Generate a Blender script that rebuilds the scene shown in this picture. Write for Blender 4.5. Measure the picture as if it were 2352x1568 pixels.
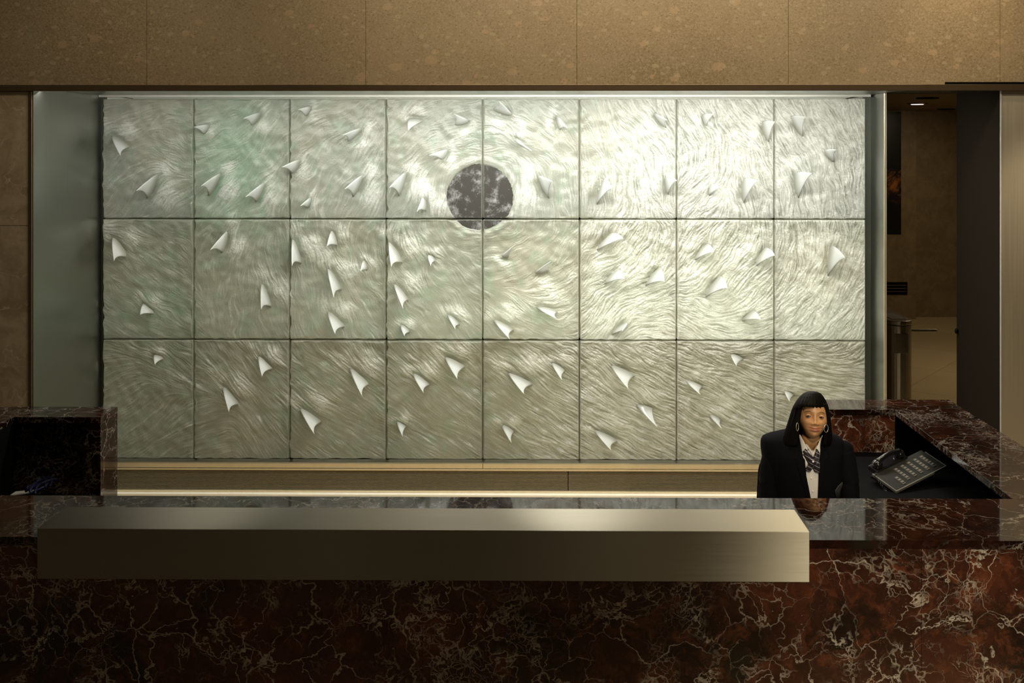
import bpy, bmesh, math, random
import numpy as np
from mathutils import Vector, Matrix
from math import radians, pi, sin, cos

for o in list(bpy.data.objects): bpy.data.objects.remove(o)
S = bpy.context.scene
COL = S.collection
random.seed(7)
RNG = np.random.default_rng(11)

# ---------------------------------------------------------------- camera, world, lights
F = 2300.0; PPX = 1231.0; PPY = 336.0; YAW = radians(0.6); CZ = 2.6
cam = bpy.data.cameras.new('camera'); cam.sensor_width = 36; cam.lens = F/2352*36
cam.shift_x = (1176-PPX)/2352; cam.shift_y = -(784-PPY)/2352
cam.clip_end = 200
co = bpy.data.objects.new('camera', cam); COL.objects.link(co)
co.location = (0, 0, CZ); co.rotation_euler = (pi/2, 0, YAW)
S.camera = co
w = bpy.data.worlds.new('world'); S.world = w; w.use_nodes = True
w.node_tree.nodes['Background'].inputs[0].default_value = (1.0, .80, .52, 1)
w.node_tree.nodes['Background'].inputs[1].default_value = .05
S.view_settings.view_transform = 'Standard'; S.view_settings.look = 'None'
S.view_settings.exposure = 0; S.view_settings.gamma = 1
S.cycles.max_bounces = 6; S.cycles.use_denoising = True
S.cycles.sample_clamp_indirect = 4

def aim(o, tgt):
    o.rotation_euler = (Vector(tgt)-Vector(o.location)).to_track_quat('-Z', 'Y').to_euler()
def area(name, loc, tgt, sx, sy, power, col=(1, .85, .62), spread=180):
    l = bpy.data.lights.new(name, 'AREA'); l.shape = 'RECTANGLE'; l.size = sx; l.size_y = sy
    l.energy = power; l.color = col; l.spread = radians(spread)
    o = bpy.data.objects.new(name, l); COL.objects.link(o); o.location = loc; aim(o, tgt); return o
def spot(name, loc, tgt, power, angle=50, blend=.6, r=.06, col=(1, .80, .52)):
    l = bpy.data.lights.new(name, 'SPOT'); l.energy = power; l.spot_size = radians(angle)
    l.spot_blend = blend; l.shadow_soft_size = r; l.color = col
    o = bpy.data.objects.new(name, l); COL.objects.link(o); o.location = loc; aim(o, tgt); return o

YG = 7.5        # face of the glass wall
YH = 6.5        # face of the upper stone wall
# recessed downlights of the lobby, plus low unseen spots added for effect
spot('downlight_desk_right', (1.9, 3.3, 4.6), (2.1, 3.95, .7), 150, 66, .9, .10)
spot('downlight_desk_middle', (.16, 4.4, 4.6), (.16, 4.15, 1.0), 150, 13, 1, .03, (1, .95, .85))
spot('downlight_desk_left', (-2.45, 4.4, 4.6), (-1.4, 4.15, 1.0), 40, 14, 1, .04, (1, .92, .78))
spot('downlight_front_middle', (.6, 2.4, 4.6), (.3, 3.9, .6), 24, 60, 1, .10)
spot('downlight_front_left', (-1.6, 2.4, 4.6), (-1.6, 3.9, .5), 7, 60, 1, .10)
spot('face_fill_spot', (1.0, 2.7, 2.75), (1.36, 5.0, 1.2), 150, 15, .9, .06, (1, .82, .56))  # unseen spot hung low in front, added to brighten the face
spot('downlight_wall_right', (2.7, 5.9, 4.4), (2.7, 6.5, 3.05), 40, 60, .9, .05)
area('cove_wall_wash', (.9, 4.9, 4.5), (.9, 6.5, 3.1), 4.2, .3, 75, (1, .87, .64))
spot('downlight_wall_left', (-2.6, 5.2, 4.5), (-3.0, 6.5, 2.7), 26, 80, 1, .1, (1, .88, .66))
spot('front_right_fill_spot', (1.95, 1.0, 2.3), (1.95, 3.9, .60), 260, 54, 1, .06, (1, .86, .62))  # unseen low spot, placed for the glow on box end and marble
# strip lamp hidden behind the lip of the niche
for i_, (pw_, cl_) in enumerate(((6.5, (1, .95, .88)), (9, (.93, 1, .90)), (14, (1, .98, .90)), (24, (1, 1, .95)), (28, (1, 1, .95)), (26, (1, .98, .92)), (20, (1, .98, .90)))):
    area('niche_strip_lamp', (-2.95+i_*.80, 6.60, 2.972), (-2.95+i_*.80, 7.0, 1.9), .78, .05, pw_, cl_)
# hall
spot('hall_wall_fill_spot', (5.2, 13.0, 3.0), (5.3, 15.3, 1.4), 30, 90, 1, .1, (1, .82, .52))  # spot added to lift the dark back wall, no fixture modelled
area('hall_ceiling_lamp', (5.6, 11.0, 3.08), (5.6, 11.2, 0), 1.6, 1.6, 34, (1, .82, .52))
spot('column_fill_spot', (3.3, 5.2, 3.6), (3.2, 6.5, 2.0), 120, 34, 1, .08, (1, .82, .56))  # free-hanging spot added to brighten the steel column

# ---------------------------------------------------------------- helpers
def at(px, py, Y):
    xc = (px-PPX)/F; yc = (PPY-py)/F
    rx = xc*cos(YAW)-sin(YAW); ry = xc*sin(YAW)+cos(YAW)
    t = Y/ry
    return Vector((t*rx, Y, CZ+t*yc))
def atz(px, py, z):
    xc = (px-PPX)/F; yc = (PPY-py)/F
    t = (z-CZ)/yc
    return Vector((t*(xc*cos(YAW)-sin(YAW)), t*(xc*sin(YAW)+cos(YAW)), z))

def tag(o, label=None, cat=None, group=None, kind=None):
    if label: o['label'] = label
    if cat: o['category'] = cat
    if group: o['group'] = group
    if kind: o['kind'] = kind
    return o
def empty(name, loc, label, cat, group=None, rot=(0, 0, 0)):
    o = bpy.data.objects.new(name, None); o.empty_display_size = .05; COL.objects.link(o)
    o.location = loc; o.rotation_euler = rot
    return tag(o, label, cat, group)

class MB:
    """collects shapes in world (or local) coordinates and links them as one mesh object"""
    def __init__(s): s.v = []; s.f = []
    def add(s, vs, fs):
        n = len(s.v); s.v += [tuple(p) for p in vs]; s.f += [tuple(i+n for i in q) for q in fs]; return s
    def box(s, x0, x1, y0, y1, z0, z1, M=None):
        vs = [Vector(p) for p in ((x0,y0,z0),(x1,y0,z0),(x1,y1,z0),(x0,y1,z0),(x0,y0,z1),(x1,y0,z1),(x1,y1,z1),(x0,y1,z1))]
        if M: vs = [M @ p for p in vs]
        return s.add(vs, [(0,3,2,1),(4,5,6,7),(0,1,5,4),(1,2,6,5),(2,3,7,6),(3,0,4,7)])
    def prism(s, poly, z0, z1):
        n = len(poly)
        vs = [(x, y, z0) for x, y in poly]+[(x, y, z1) for x, y in poly]
        fs = [tuple(range(n-1, -1, -1)), tuple(range(n, 2*n))]+[(i, (i+1) % n, n+(i+1) % n, n+i) for i in range(n)]
        return s.add(vs, fs)
    def tube(s, pts, r, n=10, closed=False):
        pts = [Vector(p) for p in pts]; m = len(pts)
        rr = r if isinstance(r, (list, tuple)) else [r]*m
        vs = []
        for i, p in enumerate(pts):
            a = pts[(i-1) % m] if (closed or i > 0) else p; b = pts[(i+1) % m] if (closed or i < m-1) else p
            t = (b-a).normalized()
            u = t.orthogonal() if abs(t.z) > .95 else t.cross(Vector((0, 0, 1)))
            u.normalize(); v = t.cross(u)
            for k in range(n):
                q = 2*pi*k/n; vs.append(p+(u*cos(q)+v*sin(q))*rr[i])
        fs = []
        for i in range(m if closed else m-1):
            j = (i+1) % m
            for k in range(n):
                l = (k+1) % n; fs.append((i*n+k, i*n+l, j*n+l, j*n+k))
        if not closed: fs += [tuple(range(n-1, -1, -1)), tuple((m-1)*n+k for k in range(n))]
        return s.add(vs, fs)
    def grid(s, P, closed_u=False):
        """P[i][j] points"""
        m = len(P); n = len(P[0]); vs = [p for r in P for p in r]; fs = []
        for i in range(m-1 if not closed_u else m):
            for j in range(n-1):
                a = i; b = (i+1) % m
                fs.append((a*n+j, b*n+j, b*n+j+1, a*n+j+1))
        return s.add(vs, fs)
    def ball(s, c, r, sx=1, sy=1, sz=1, nu=20, nv=12, M=None):
        P = []
        for i in range(nu):
            row = []
            for j in range(nv+1):
                a = 2*pi*i/nu; b = pi*j/nv
                p = Vector((c[0]+r*sx*sin(b)*cos(a), c[1]+r*sy*sin(b)*sin(a), c[2]+r*sz*cos(b)))
                row.append(M @ p if M else p)
            P.append(row)
        return s.grid(P, True)
    def build(s, name, mat, parent=None, bevel=0, smooth=False, solid=0, weld=False, sub=0, segs=2):
        me = bpy.data.meshes.new(name)
        off = Vector((0, 0, 0))
        me.from_pydata([tuple(p) for p in s.v], [], s.f); me.update()
        bm = bmesh.new(); bm.from_mesh(me)
        if weld: bmesh.ops.remove_doubles(bm, verts=bm.verts, dist=1e-5)
        bmesh.ops.recalc_face_normals(bm, faces=bm.faces)
        bm.to_mesh(me); bm.free()
        if smooth: me.polygons.foreach_set('use_smooth', [True]*len(me.polygons))
        o = bpy.data.objects.new(name, me); COL.objects.link(o)
        if mat: me.materials.append(mat)
        if parent:
            o.parent = parent
        if solid:
            m = o.modifiers.new('s', 'SOLIDIFY'); m.thickness = solid; m.offset = 0
        if bevel:
            m = o.modifiers.new('b', 'BEVEL'); m.width = bevel; m.segments = segs; m.limit_method = 'ANGLE'; m.angle_limit = radians(40)
        if sub:
            m = o.modifiers.new('u', 'SUBSURF'); m.levels = sub; m.render_levels = sub
        return o
def fix_parent(root):
    """parts are modelled in world coordinates: move their meshes into the thing's own frame"""
    bpy.context.view_layer.update()
    M = root.matrix_world.inverted()
    for c in root.children:
        if c.type == 'MESH': c.data.transform(M)
        for g in c.children:
            if g.type == 'MESH': g.data.transform(M)

# ---------------------------------------------------------------- material helpers
class N:
    def __init__(s, name):
        s.m = bpy.data.materials.new(name); s.m.use_nodes = True; s.t = s.m.node_tree; s.t.nodes.clear()
        s.out = s.n('ShaderNodeOutputMaterial')
    def n(s, typ, ins=None, **kw):
        x = s.t.nodes.new(typ)
        for k, v in kw.items(): setattr(x, k, v)
        for k, v in (ins or {}).items():
            if isinstance(v, bpy.types.NodeSocket): s.t.links.new(v, x.inputs[k])
            else: x.inputs[k].default_value = v
        return x
    def obj(s): return s.n('ShaderNodeTexCoord').outputs['Object']
    def math(s, op, a, b=0.0, c=0.0, clamp=False):
        return s.n('ShaderNodeMath', {0: a, 1: b, 2: c}, operation=op, use_clamp=clamp).outputs[0]
    def vmath(s, op, a, b):
        return s.n('ShaderNodeVectorMath', {0: a, 1: b}, operation=op).outputs[0]
    def mapping(s, vec, scale=(1, 1, 1), loc=(0, 0, 0), rot=(0, 0, 0)):
        return s.n('ShaderNodeMapping', {'Vector': vec, 'Scale': scale, 'Location': loc, 'Rotation': rot}).outputs[0]
    def noise(s, vec, scale, detail=4, rough=.55, dist=0, col=False):
        x = s.n('ShaderNodeTexNoise', {'Vector': vec, 'Scale': scale, 'Detail': detail, 'Roughness': rough, 'Distortion': dist})
        return x.outputs['Color'] if col else x.outputs['Fac']
    def vor(s, vec, scale, feature='F1', rnd=1, out='Distance'):
        x = s.n('ShaderNodeTexVoronoi', feature=feature)
        s.t.links.new(vec, x.inputs['Vector']); x.inputs['Scale'].default_value = scale; x.inputs['Randomness'].default_value = rnd
        return x.outputs[out]
    def ramp(s, fac, stops, interp='LINEAR'):
        x = s.n('ShaderNodeValToRGB', {'Fac': fac}); e = x.color_ramp.elements; x.color_ramp.interpolation = interp
        while len(e) < len(stops): e.new(.5)
        for i, (p, c) in enumerate(stops):
            e[i].position = p; e[i].color = (c[0], c[1], c[2], 1) if isinstance(c, (tuple, list)) else (c, c, c, 1)
        return x.outputs[0]
    def smooth(s, v, a, b, lo=0., hi=1.):
        return s.n('ShaderNodeMapRange', {'Value': v, 'From Min': a, 'From Max': b, 'To Min': lo, 'To Max': hi}, interpolation_type='SMOOTHSTEP').outputs[0]
    def mix(s, fac, a, b, blend='MIX'):
        x = s.n('ShaderNodeMix', data_type='RGBA', blend_type=blend)
        for k, v in ((0, fac), (6, a), (7, b)):
            if isinstance(v, bpy.types.NodeSocket): s.t.links.new(v, x.inputs[k])
            else: x.inputs[k].default_value = v if not isinstance(v, tuple) else (*v[:3], 1)
        return x.outputs[2]
    def bump(s, h, strength=.3, dist=.01):
        return s.n('ShaderNodeBump', {'Height': h, 'Strength': strength, 'Distance': dist}).outputs[0]
    def bsdf(s, **kw):
        x = s.n('ShaderNodeBsdfPrincipled')
        for k, v in kw.items():
            k = k.replace('_', ' ')
            if isinstance(v, bpy.types.NodeSocket): s.t.links.new(v, x.inputs[k])
            else: x.inputs[k].default_value = (*v, 1) if isinstance(v, tuple) and len(v) == 3 and 'Color' in k else v
        s.t.links.new(x.outputs[0], s.out.inputs[0]); return x

def plain(name, col, rough=.5, metal=0., coat=0., vary=.08, nscale=20, bump=0., spec=.5):
    n = N(name); o = n.obj()
    f = n.noise(o, nscale, 3)
    c = n.mix(f, tuple(x*(1-vary) for x in col), tuple(min(1, x*(1+vary)) for x in col))
    kw = dict(Base_Color=c, Roughness=rough, Metallic=metal, Coat_Weight=coat, Specular_IOR_Level=spec)
    if bump: kw['Normal'] = n.bump(f, bump, .005)
    n.bsdf(**kw); return n.m

def marble(name, dark=(.009, .005, .004), mid=(.048, .015, .009), warm=(.135, .042, .018), vein=(.55, .50, .42), amount=1., gradient=None, rough=.07, off=(0, 0, 0), spec=.5):
    n = N(name); o = n.mapping(n.obj(), loc=off)
    w1 = n.noise(o, 3.2, 4, .6, col=True)
    w1 = n.vmath('SUBTRACT', w1, (.5, .5, .5))
    p1 = n.vmath('ADD', o, n.vmath('MULTIPLY', w1, (.34, .34, .34)))
    w2 = n.vmath('SUBTRACT', n.noise(o, 22, 4, .65, col=True), (.5, .5, .5))
    p2 = n.vmath('ADD', p1, n.vmath('MULTIPLY', w2, (.038, .038, .038)))
    w3 = n.vmath('SUBTRACT', n.noise(o, 70, 3, .6, col=True), (.5, .5, .5))
    p2 = n.vmath('ADD', p2, n.vmath('MULTIPLY', w3, (.012, .012, .012)))
    base = n.ramp(n.noise(p1, 2.0, 5, .6), [(.36, dark), (.52, mid), (.72, warm)])
    # round darker green black clasts
    cl = n.smooth(n.vor(p1, 2.6), .30, .12)
    clm = n.smooth(n.vor(p1, 2.6, out='Color'), .55, .62) if False else n.smooth(n.noise(o, 1.3, 1), .52, .60)
    base = n.mix(n.math('MULTIPLY', cl, clm), base, (.016, .014, .009))
    base = n.mix(n.smooth(n.noise(p2, 14, 5, .7), .45, .75, 0, .55), base, tuple(x*1.6 for x in warm))
    thick = n.noise(o, 9, 3, .6)
    def veins(p, sc, wd, mscale, m0, m1, seed):
        d = n.vor(n.mapping(p, loc=seed), sc, 'DISTANCE_TO_EDGE')
        wv = n.math('MULTIPLY', n.smooth(thick, .3, .75, .25, 1.6), wd)
        v = n.math('SUBTRACT', 1., n.math('DIVIDE', d, wv), clamp=True)
        m = n.smooth(n.noise(n.mapping(o, loc=seed), mscale, 3, .6), m0, m1)
        return n.math('MULTIPLY', v, m)
    v1 = veins(p2, 4.2, .017, 1.7, .40, .56, (0, 0, 0))
    v2 = veins(p2, 11., .040, 2.2, .44, .58, (3, 1, 2))
    v3 = veins(p2, 27., .085, 2.0, .52, .64, (7, 5, 1))
    v4 = n.smooth(n.math('ABSOLUTE', n.math('SUBTRACT', n.noise(p1, 2.3, 6, .62), .5)), .011, .0, 0, .9)
    v = n.math('MAXIMUM', n.math('MAXIMUM', v1, n.math('MULTIPLY', v2, .75)), n.math('MAXIMUM', n.math('MULTIPLY', v3, .8), n.math('MULTIPLY', v4, n.smooth(n.noise(o, 3, 2), .45, .6))))
    v = n.math('MULTIPLY', v, amount, clamp=True)
    spk = n.smooth(n.noise(o, 90, 2, .5), .70, .76, 0, .35)
    v = n.math('MAXIMUM', v, n.math('MULTIPLY', spk, n.smooth(n.noise(o, 5, 2), .45, .6)))
    c = n.mix(v, base, vein)
    n.bsdf(Base_Color=c, Roughness=rough, Specular_IOR_Level=spec)
    return n.m

def steel(name, col=(.50, .47, .40), rough=.30, aniso=.75, tangent=(1, 0, 0), lines='X', bump=.06, rot=0.):
    n = N(name); o = n.obj()
    sc = {'X': (1.2, 260, 260), 'Z': (260, 260, 1.2), 'Y': (260, 1.2, 260)}[lines]
    f = n.noise(n.mapping(o, scale=sc), 1, 3, .6)
    c = n.mix(f, tuple(x*.92 for x in col), tuple(min(1, x*1.06) for x in col))
    r = n.smooth(f, 0, 1, rough*.85, rough*1.2)
    t = n.n('ShaderNodeCombineXYZ', {0: float(tangent[0]), 1: float(tangent[1]), 2: float(tangent[2])}).outputs[0]
    n.bsdf(Base_Color=c, Roughness=r, Metallic=1., Anisotropic=aniso, Anisotropic_Rotation=rot, Tangent=t, Normal=n.bump(f, bump, .0006))
    return n.m

def terrazzo(name, k=1.):
    n = N(name); o = n.obj()
    w = n.vmath('MULTIPLY', n.vmath('SUBTRACT', n.noise(o, 12, 3, .6, col=True), (.5, .5, .5)), (.05, .05, .05))
    p = n.vmath('ADD', o, w)
    sp = n.n('ShaderNodeSeparateXYZ', {0: p}).outputs
    xz = n.mapping(n.n('ShaderNodeCombineXYZ', {0: sp[0], 1: sp[2], 2: 0.}).outputs[0], rot=(0, 0, .5), scale=(1, 1.45, 1))
    base = n.ramp(n.noise(o, 1.6, 4, .6), [(.35, (.215*k, .155*k, .082*k)), (.65, (.29*k, .215*k, .125*k))])
    g = n.noise(o, 95, 4, .75)
    base = n.mix(n.smooth(g, .35, .7), base, (.36*k, .275*k, .17*k))
    # clasts of two sizes
    for sc, r0, r1, col, amt in ((6, .10, .26, (.44, .30, .175), .6), (13, .10, .28, (.42, .34, .21), .55), (34, .15, .3, (.19, .13, .065), .6), (60, .1, .3, (.46, .38, .27), .5)):
        x = n.n('ShaderNodeTexVoronoi', {'Vector': xz, 'Scale': float(sc)}, feature='F1', voronoi_dimensions='2D')
        pick = n.smooth(n.n('ShaderNodeSeparateColor', {0: x.outputs['Color']}).outputs[0], .62, .68, 0, 1)
        size = n.n('ShaderNodeSeparateColor', {0: x.outputs['Color']}).outputs[1]
        rr = n.math('MULTIPLY_ADD', size, r1-r0, r0)
        inside = n.smooth(n.math('SUBTRACT', rr, x.outputs['Distance']), 0, .05)
        base = n.mix(n.math('MULTIPLY', n.math('MULTIPLY', inside, pick), amt), base, tuple(c*k for c in col))
    n.bsdf(Base_Color=base, Roughness=.32, Normal=n.bump(g, .05, .002))
    return n.m

def brown_marble(name, a=(.32, .24, .15), b=(.50, .40, .28), v=(.70, .60, .46), rough=.25):
    n = N(name); o = n.obj()
    w = n.vmath('MULTIPLY', n.vmath('SUBTRACT', n.noise(o, 3, 4, .6, col=True), (.5, .5, .5)), (.5, .5, .5))
    p = n.vmath('ADD', o, w)
    base = n.mix(n.smooth(n.noise(p, 5, 6, .65), .3, .7), a, b)
    d = n.vor(p, 5, 'DISTANCE_TO_EDGE')
    base = n.mix(n.math('MULTIPLY', n.smooth(d, .03, 0), n.smooth(n.noise(o, 6, 3), .45, .65, 0, .6)), base, v)
    n.bsdf(Base_Color=base, Roughness=rough); return n.m

M = {}
M['marble'] = marble('red_levanto_marble')
M['marble_dimmed'] = marble('red_levanto_marble_dimmed', spec=.36, dark=(.004, .002, .0015), mid=(.013, .0045, .003), warm=(.036, .011, .005), vein=(.34, .29, .24), off=(2.3, 1.1, .4), amount=.62, rough=.045)  # same marble, colours darkened to offset strong lamp light on the tops
M['marble_dark'] = marble('dark_marble', dark=(.004, .003, .003), mid=(.009, .005, .005), warm=(.014, .007, .005), vein=(.22, .19, .16), off=(5, 2, 1), amount=.8)
M['terrazzo'] = terrazzo('pebbled_brown_stone', .95)
M['brown'] = brown_marble('veined_brown_marble')
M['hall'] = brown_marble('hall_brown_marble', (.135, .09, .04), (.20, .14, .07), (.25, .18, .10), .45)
M['steel_box'] = steel('brushed_steel', (.35, .335, .28), .50, .95, (1, 0, 0), 'X', .03, .25)
M['steel_jamb'] = steel('brushed_steel_jamb', (.40, .41, .38), .30, .5, (0, 0, 1), 'Z', .03)
M['steel_col'] = steel('brushed_steel_column', (.62, .56, .45), .62, .3, (1, 0, 0), 'Z', .06)
M['steel'] = plain('satin_steel', (.55, .53, .48), .28, 1.)
M['alu'] = plain('pale_aluminium', (.80, .80, .76), .35, .6)
M['bronze'] = plain('brown_bronze', (.16, .11, .065), .38, .8)
M['slat'] = plain('dull_bronze_slat', (.32, .28, .19), .42, .7)
M['mullion'] = plain('olive_grey_metal', (.30, .30, .22), .5)
M['rail'] = plain('dull_rail_metal', (.42, .42, .37), .5, .3)
M['bronze_sill'] = plain('champagne_metal', (.80, .70, .50), .36, .85)
M['black'] = plain('black_laminate', (.0025, .0025, .0025), .6, spec=.06)
M['black_gloss'] = plain('black_plastic', (.008, .008, .009), .14, coat=.5)
M['darkpanel'] = plain('dark_bronze_panel', (.012, .009, .006), .6, spec=.05)
M['dark'] = plain('dark_recess', (.02, .018, .014), .7)
M['white'] = plain('white_paint', (.85, .85, .82), .6)
M['cream'] = plain('cream_stone', (.80, .74, .60), .35)

# ---------------------------------------------------------------- the setting
def struct(mb, name, mat, **kw):
    return tag(mb.build(name, mat, **kw), kind='structure')
ZS = 2.985      # soffit of the niche and of the opening
XL = at(233, 300, YG).x; XR = at(2000, 300, YG).x      # niche sides
XR_FRONT = XR*1.0
YJR = XR/(2028-1255)*F                                  # front edge of the right hand jamb
XC = at(2300, 500, YH).x                                # steel column, its left face
struct(MB().box(-9, 10, -5, 16.5, -.2, 0), 'floor', None)
n = N('beige_floor_stone'); o_ = n.obj()
base = n.mix(n.noise(o_, 2.2, 6, .6), (.50, .38, .22), (.60, .47, .29))
rot = n.mapping(o_, rot=(0, 0, radians(38)))
br = n.n('ShaderNodeTexBrick', {'Vector': rot, 'Scale': 1., 'Mortar Size': .004, 'Brick Width': 1.2, 'Row Height': 1.2, 'Color1': (1, 1, 1, 1), 'Color2': (.93, .93, .93, 1), 'Mortar': (.6, .6, .6, 1)}, offset=0.)
n.bsdf(Base_Color=n.mix(1., base, br.outputs[0], 'MULTIPLY'), Roughness=.22)
bpy.data.objects['floor'].data.materials.append(n.m)

# upper wall: slabs of pebbled stone with narrow open joints
mb = MB(); xs = [-8.0]
seams = [at(px, 100, YH).x for px in (337-486*2, 337-486, 337, 840, 1325, 1811, 2297, 2297+486)]
xs += [s for s in seams if s > -8] + [9.0]
for a, b in zip(xs[:-1], xs[1:]): mb.box(a+.0012, b-.0012, YH, YH+.03, ZS+.012, 5.4)
struct(mb, 'wall_upper', M['terrazzo'])
struct(MB().box(-8, 9, YH+.03, YH+.9, ZS, 5.4), 'wall_core', M['dark'])
struct(MB().box(XL-.02, XR+.0, YH+.02, YG+.02, ZS-.002, ZS+.004), 'ceiling_niche', M['steel_jamb'])
# bronze lip along the bottom of the upper wall
struct(MB().box(-8, at(2160, 200, YH).x, YH-.03, YH+.012, ZS-.026, ZS+.014), 'trim_1', M['bronze'], bevel=.002)
struct(MB().box(at(2160, 200, YH).x, 9, YH-.03, YH+.012, ZS-.026, ZS+.014), 'trim_2', M['bronze'], bevel=.002)
struct(MB().box(at(2170, 200, YH).x, 9, YH-.012, YH-.001, at(0, 197, YH).z, at(0, 190, YH).z), 'trim_shadow_slot', M['black'])  # black strip standing in for the shade of an open slot
# left wall and its bronze edge
xa = at(68, 400, YH).x
zs = at(0, 518, YH).z
mb = MB().box(-8, xa-.004, YH-.004, YH+.03, 0, zs-.0015).box(-8, xa-.004, YH-.004, YH+.03, zs+.0015, ZS-.03)
struct(mb, 'wall_left', M['brown'])
struct(MB().box(-8, xa-.004, YH+.03, YH+.06, 0, ZS-.03), 'wall_left_core', M['dark'])
struct(MB().box(xa-.004, XL-.006, YH-.012, YH+.03, 0, ZS-.026), 'trim_4', M['bronze'], bevel=.003)
struct(MB().box(-8, xa, YH-.016, YH+.002, at(0, 209, YH).z-.004, at(0, 206, YH).z), 'trim_5', M['bronze'])
# jambs
struct(MB().box(XL-.012, XL, YH+.0, YG+.06, 0, ZS-.003), 'wall_niche_left', M['steel_jamb'])
struct(MB().box(XR, XR+.012, YJR, YG+.7, 0, ZS-.003), 'wall_niche_right', M['steel_jamb'])
struct(MB().box(XR-.004, XR+.016, YJR-.012, YJR, 0, ZS-.003), 'trim_6', M['bronze_sill'], bevel=.003)
# light box behind the glass
struct(MB().box(XL-.02, XR, YG+.62, YG+.66, 0, ZS+.3), 'wall_back', M['white'])
struct(MB().box(XL-.03, XL-.012, YG+.06, YG+.62, 0, ZS), 'wall_box_left', M['white'])
zj = [at(1255, y, YG).z for y in (226, 502, 779, 1053)]
for i, z in enumerate([ZS+.01]+zj[1:]):  # unseen shelves added to keep each row's backlight apart
    struct(MB().box(XL, XR-.002, YG+.02, YG+.62, z-.006, z+.006), 'light_baffle', M['white'])
# steel column to the right
struct(MB().box(XC, 7.5, YH, YH+.12, 0, at(0, 221, YH).z).box(XC, 7.5, YH, YH+.12, at(0, 220, YH).z, ZS-.026), 'wall_right', M['steel_col'])
struct(MB().box(XC-.006, XC+.004, YH+.004, XC/(2195-1255)*F, 0, ZS-.003), 'wall_right_side', M['darkpanel'])
struct(MB().box(XC, 7.5, YH+.12, XC/(2195-1255)*F, 0, ZS), 'wall_right_core', M['dark'])
struct(MB().box(XC-.007, XC+.0, YH-.006, YH+.006, 0, ZS-.026), 'trim_7', M['alu'])
# hall beyond the opening
YB = at(2150, 728, 10).y
YB = atz(2150, 728, 0).y; YP = atz(2080, 732.5, 0).y
XPIER = at(2104, 600, YP).x
ZC = at(2150, 255, YB).z
struct(MB().box(XPIER, 9.5, YB, YB+.2, 0, ZC), 'wall_hall', M['hall'])
struct(MB().box(2.0, XPIER, YP, YB+.2, 0, ZC), 'wall_hall_pier', M['hall'])
struct(MB().box(9.5, 9.7, YH+.9, YB+.2, 0, ZC), 'wall_hall_right', M['hall'])
struct(MB().box(.8, 1.0, YG+.75, YB+.2, 0, ZC), 'wall_hall_left', M['hall'])
struct(MB().box(.8, 9.7, YH+.9, YB+.2, ZC, ZC+.1), 'ceiling_hall', M['hall'])

# ---------------------------------------------------------------- cast glass wall
VX = [241, 449.5, 668.5, 889, 1109.5, 1330.5, 1552.5, 1775.5, 1985]
VY = [226, 502, 778.5, 1052.5]
# each fin: base point on the leading side, tip, base point on the trailing side (as seen), found on the photo
FINS = [(254,310,277,358,299,339),(481,285,445,292,468,310),(599,257,559,272,577,290),(362,398,313,438,338,459),(507,396,462,427,478,452),
(609,417,564,452,587,466),(715,243,684,252,701,268),(833,292,787,310,798,328),(689,365,647,384,670,401),(834,399,792,434,810,456),
(715,452,690,473,705,479),(257,543,262,599,292,592),(523,528,483,574,510,584),(671,547,671,610,693,608),(761,528,751,566,775,566),
(834,597,828,623,844,622),(751,613,767,684,786,668),(328,696,322,723,356,722),(600,650,600,710,624,707),(751,715,770,768,793,752),
(352,815,356,838,376,824),(592,816,602,865,628,848),(511,887,526,946,550,930),(802,845,832,910,850,884),(687,936,722,997,739,971),
(937,273,938,300,974,277),(1079,277,1043,262,1044,288),(1179,265,1146,232,1130,250),(1030,341,985,357,1016,370),(933,392,894,431,916,454),
(974,446,958,486,978,487),(1178,318,1221,346,1198,328),(1279,264,1303,294,1286,300),(1234,402,1269,417,1262,460),(1391,405,1404,433,1368,474),
(1528,398,1555,415,1534,450),(1500,258,1533,276,1531,296),(892,553,899,613,926,606),(981,583,990,611,1001,600),(1150,588,1184,561,1168,592),
(1225,628,1265,600,1262,622),(1409,533,1432,548,1367,578),(1423,617,1434,641,1384,655),(1518,613,1526,647,1479,659),(1613,262,1640,262,1622,292),
(1751,278,1781,280,1765,329),(1814,266,1851,269,1845,318),(1892,344,1921,344,1918,374),(1636,421,1655,431,1626,452),(1709,409,1741,416,1707,471),
(1827,395,1865,399,1833,460),(1628,559,1639,579,1592,600),(1762,567,1780,587,1731,616),(1911,562,1941,592,1900,639),(1657,631,1671,662,1617,686),
(1733,711,1748,735,1702,739),(1444,739,1429,760,1402,770),(1401,838,1444,894,1461,864),(1459,929,1512,983,1501,937),(1364,988,1404,1034,1421,1015),
(1574,874,1609,906,1616,889),(1677,813,1692,840,1710,826),(1628,952,1658,984,1657,966),(903,650,926,709,940,691),(1027,722,1046,756,1057,747),
(919,746,929,772,943,763),(1132,734,1171,779,1182,759),(1230,705,1280,733,1283,716),(1020,819,1051,871,1069,844),(947,858,973,902,989,885),
(1165,855,1204,905,1226,884),(1265,832,1291,873,1300,853),(910,967,925,1003,934,980),(1150,974,1175,1017,1182,992),(1800,896,1814,922,1826,908)]
DISC = (1103, 452, 76)
Sx = 1.15                                       # photo pixels per height sample
X0, X1, Y0, Y1 = 230, 1996, 216, 1064
gw = int((X1-X0)/Sx)+1; gh = int((Y1-Y0)/Sx)+1
GX, GY = np.meshgrid(X0+np.arange(gw)*Sx, Y0+np.arange(gh)*Sx)

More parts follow.
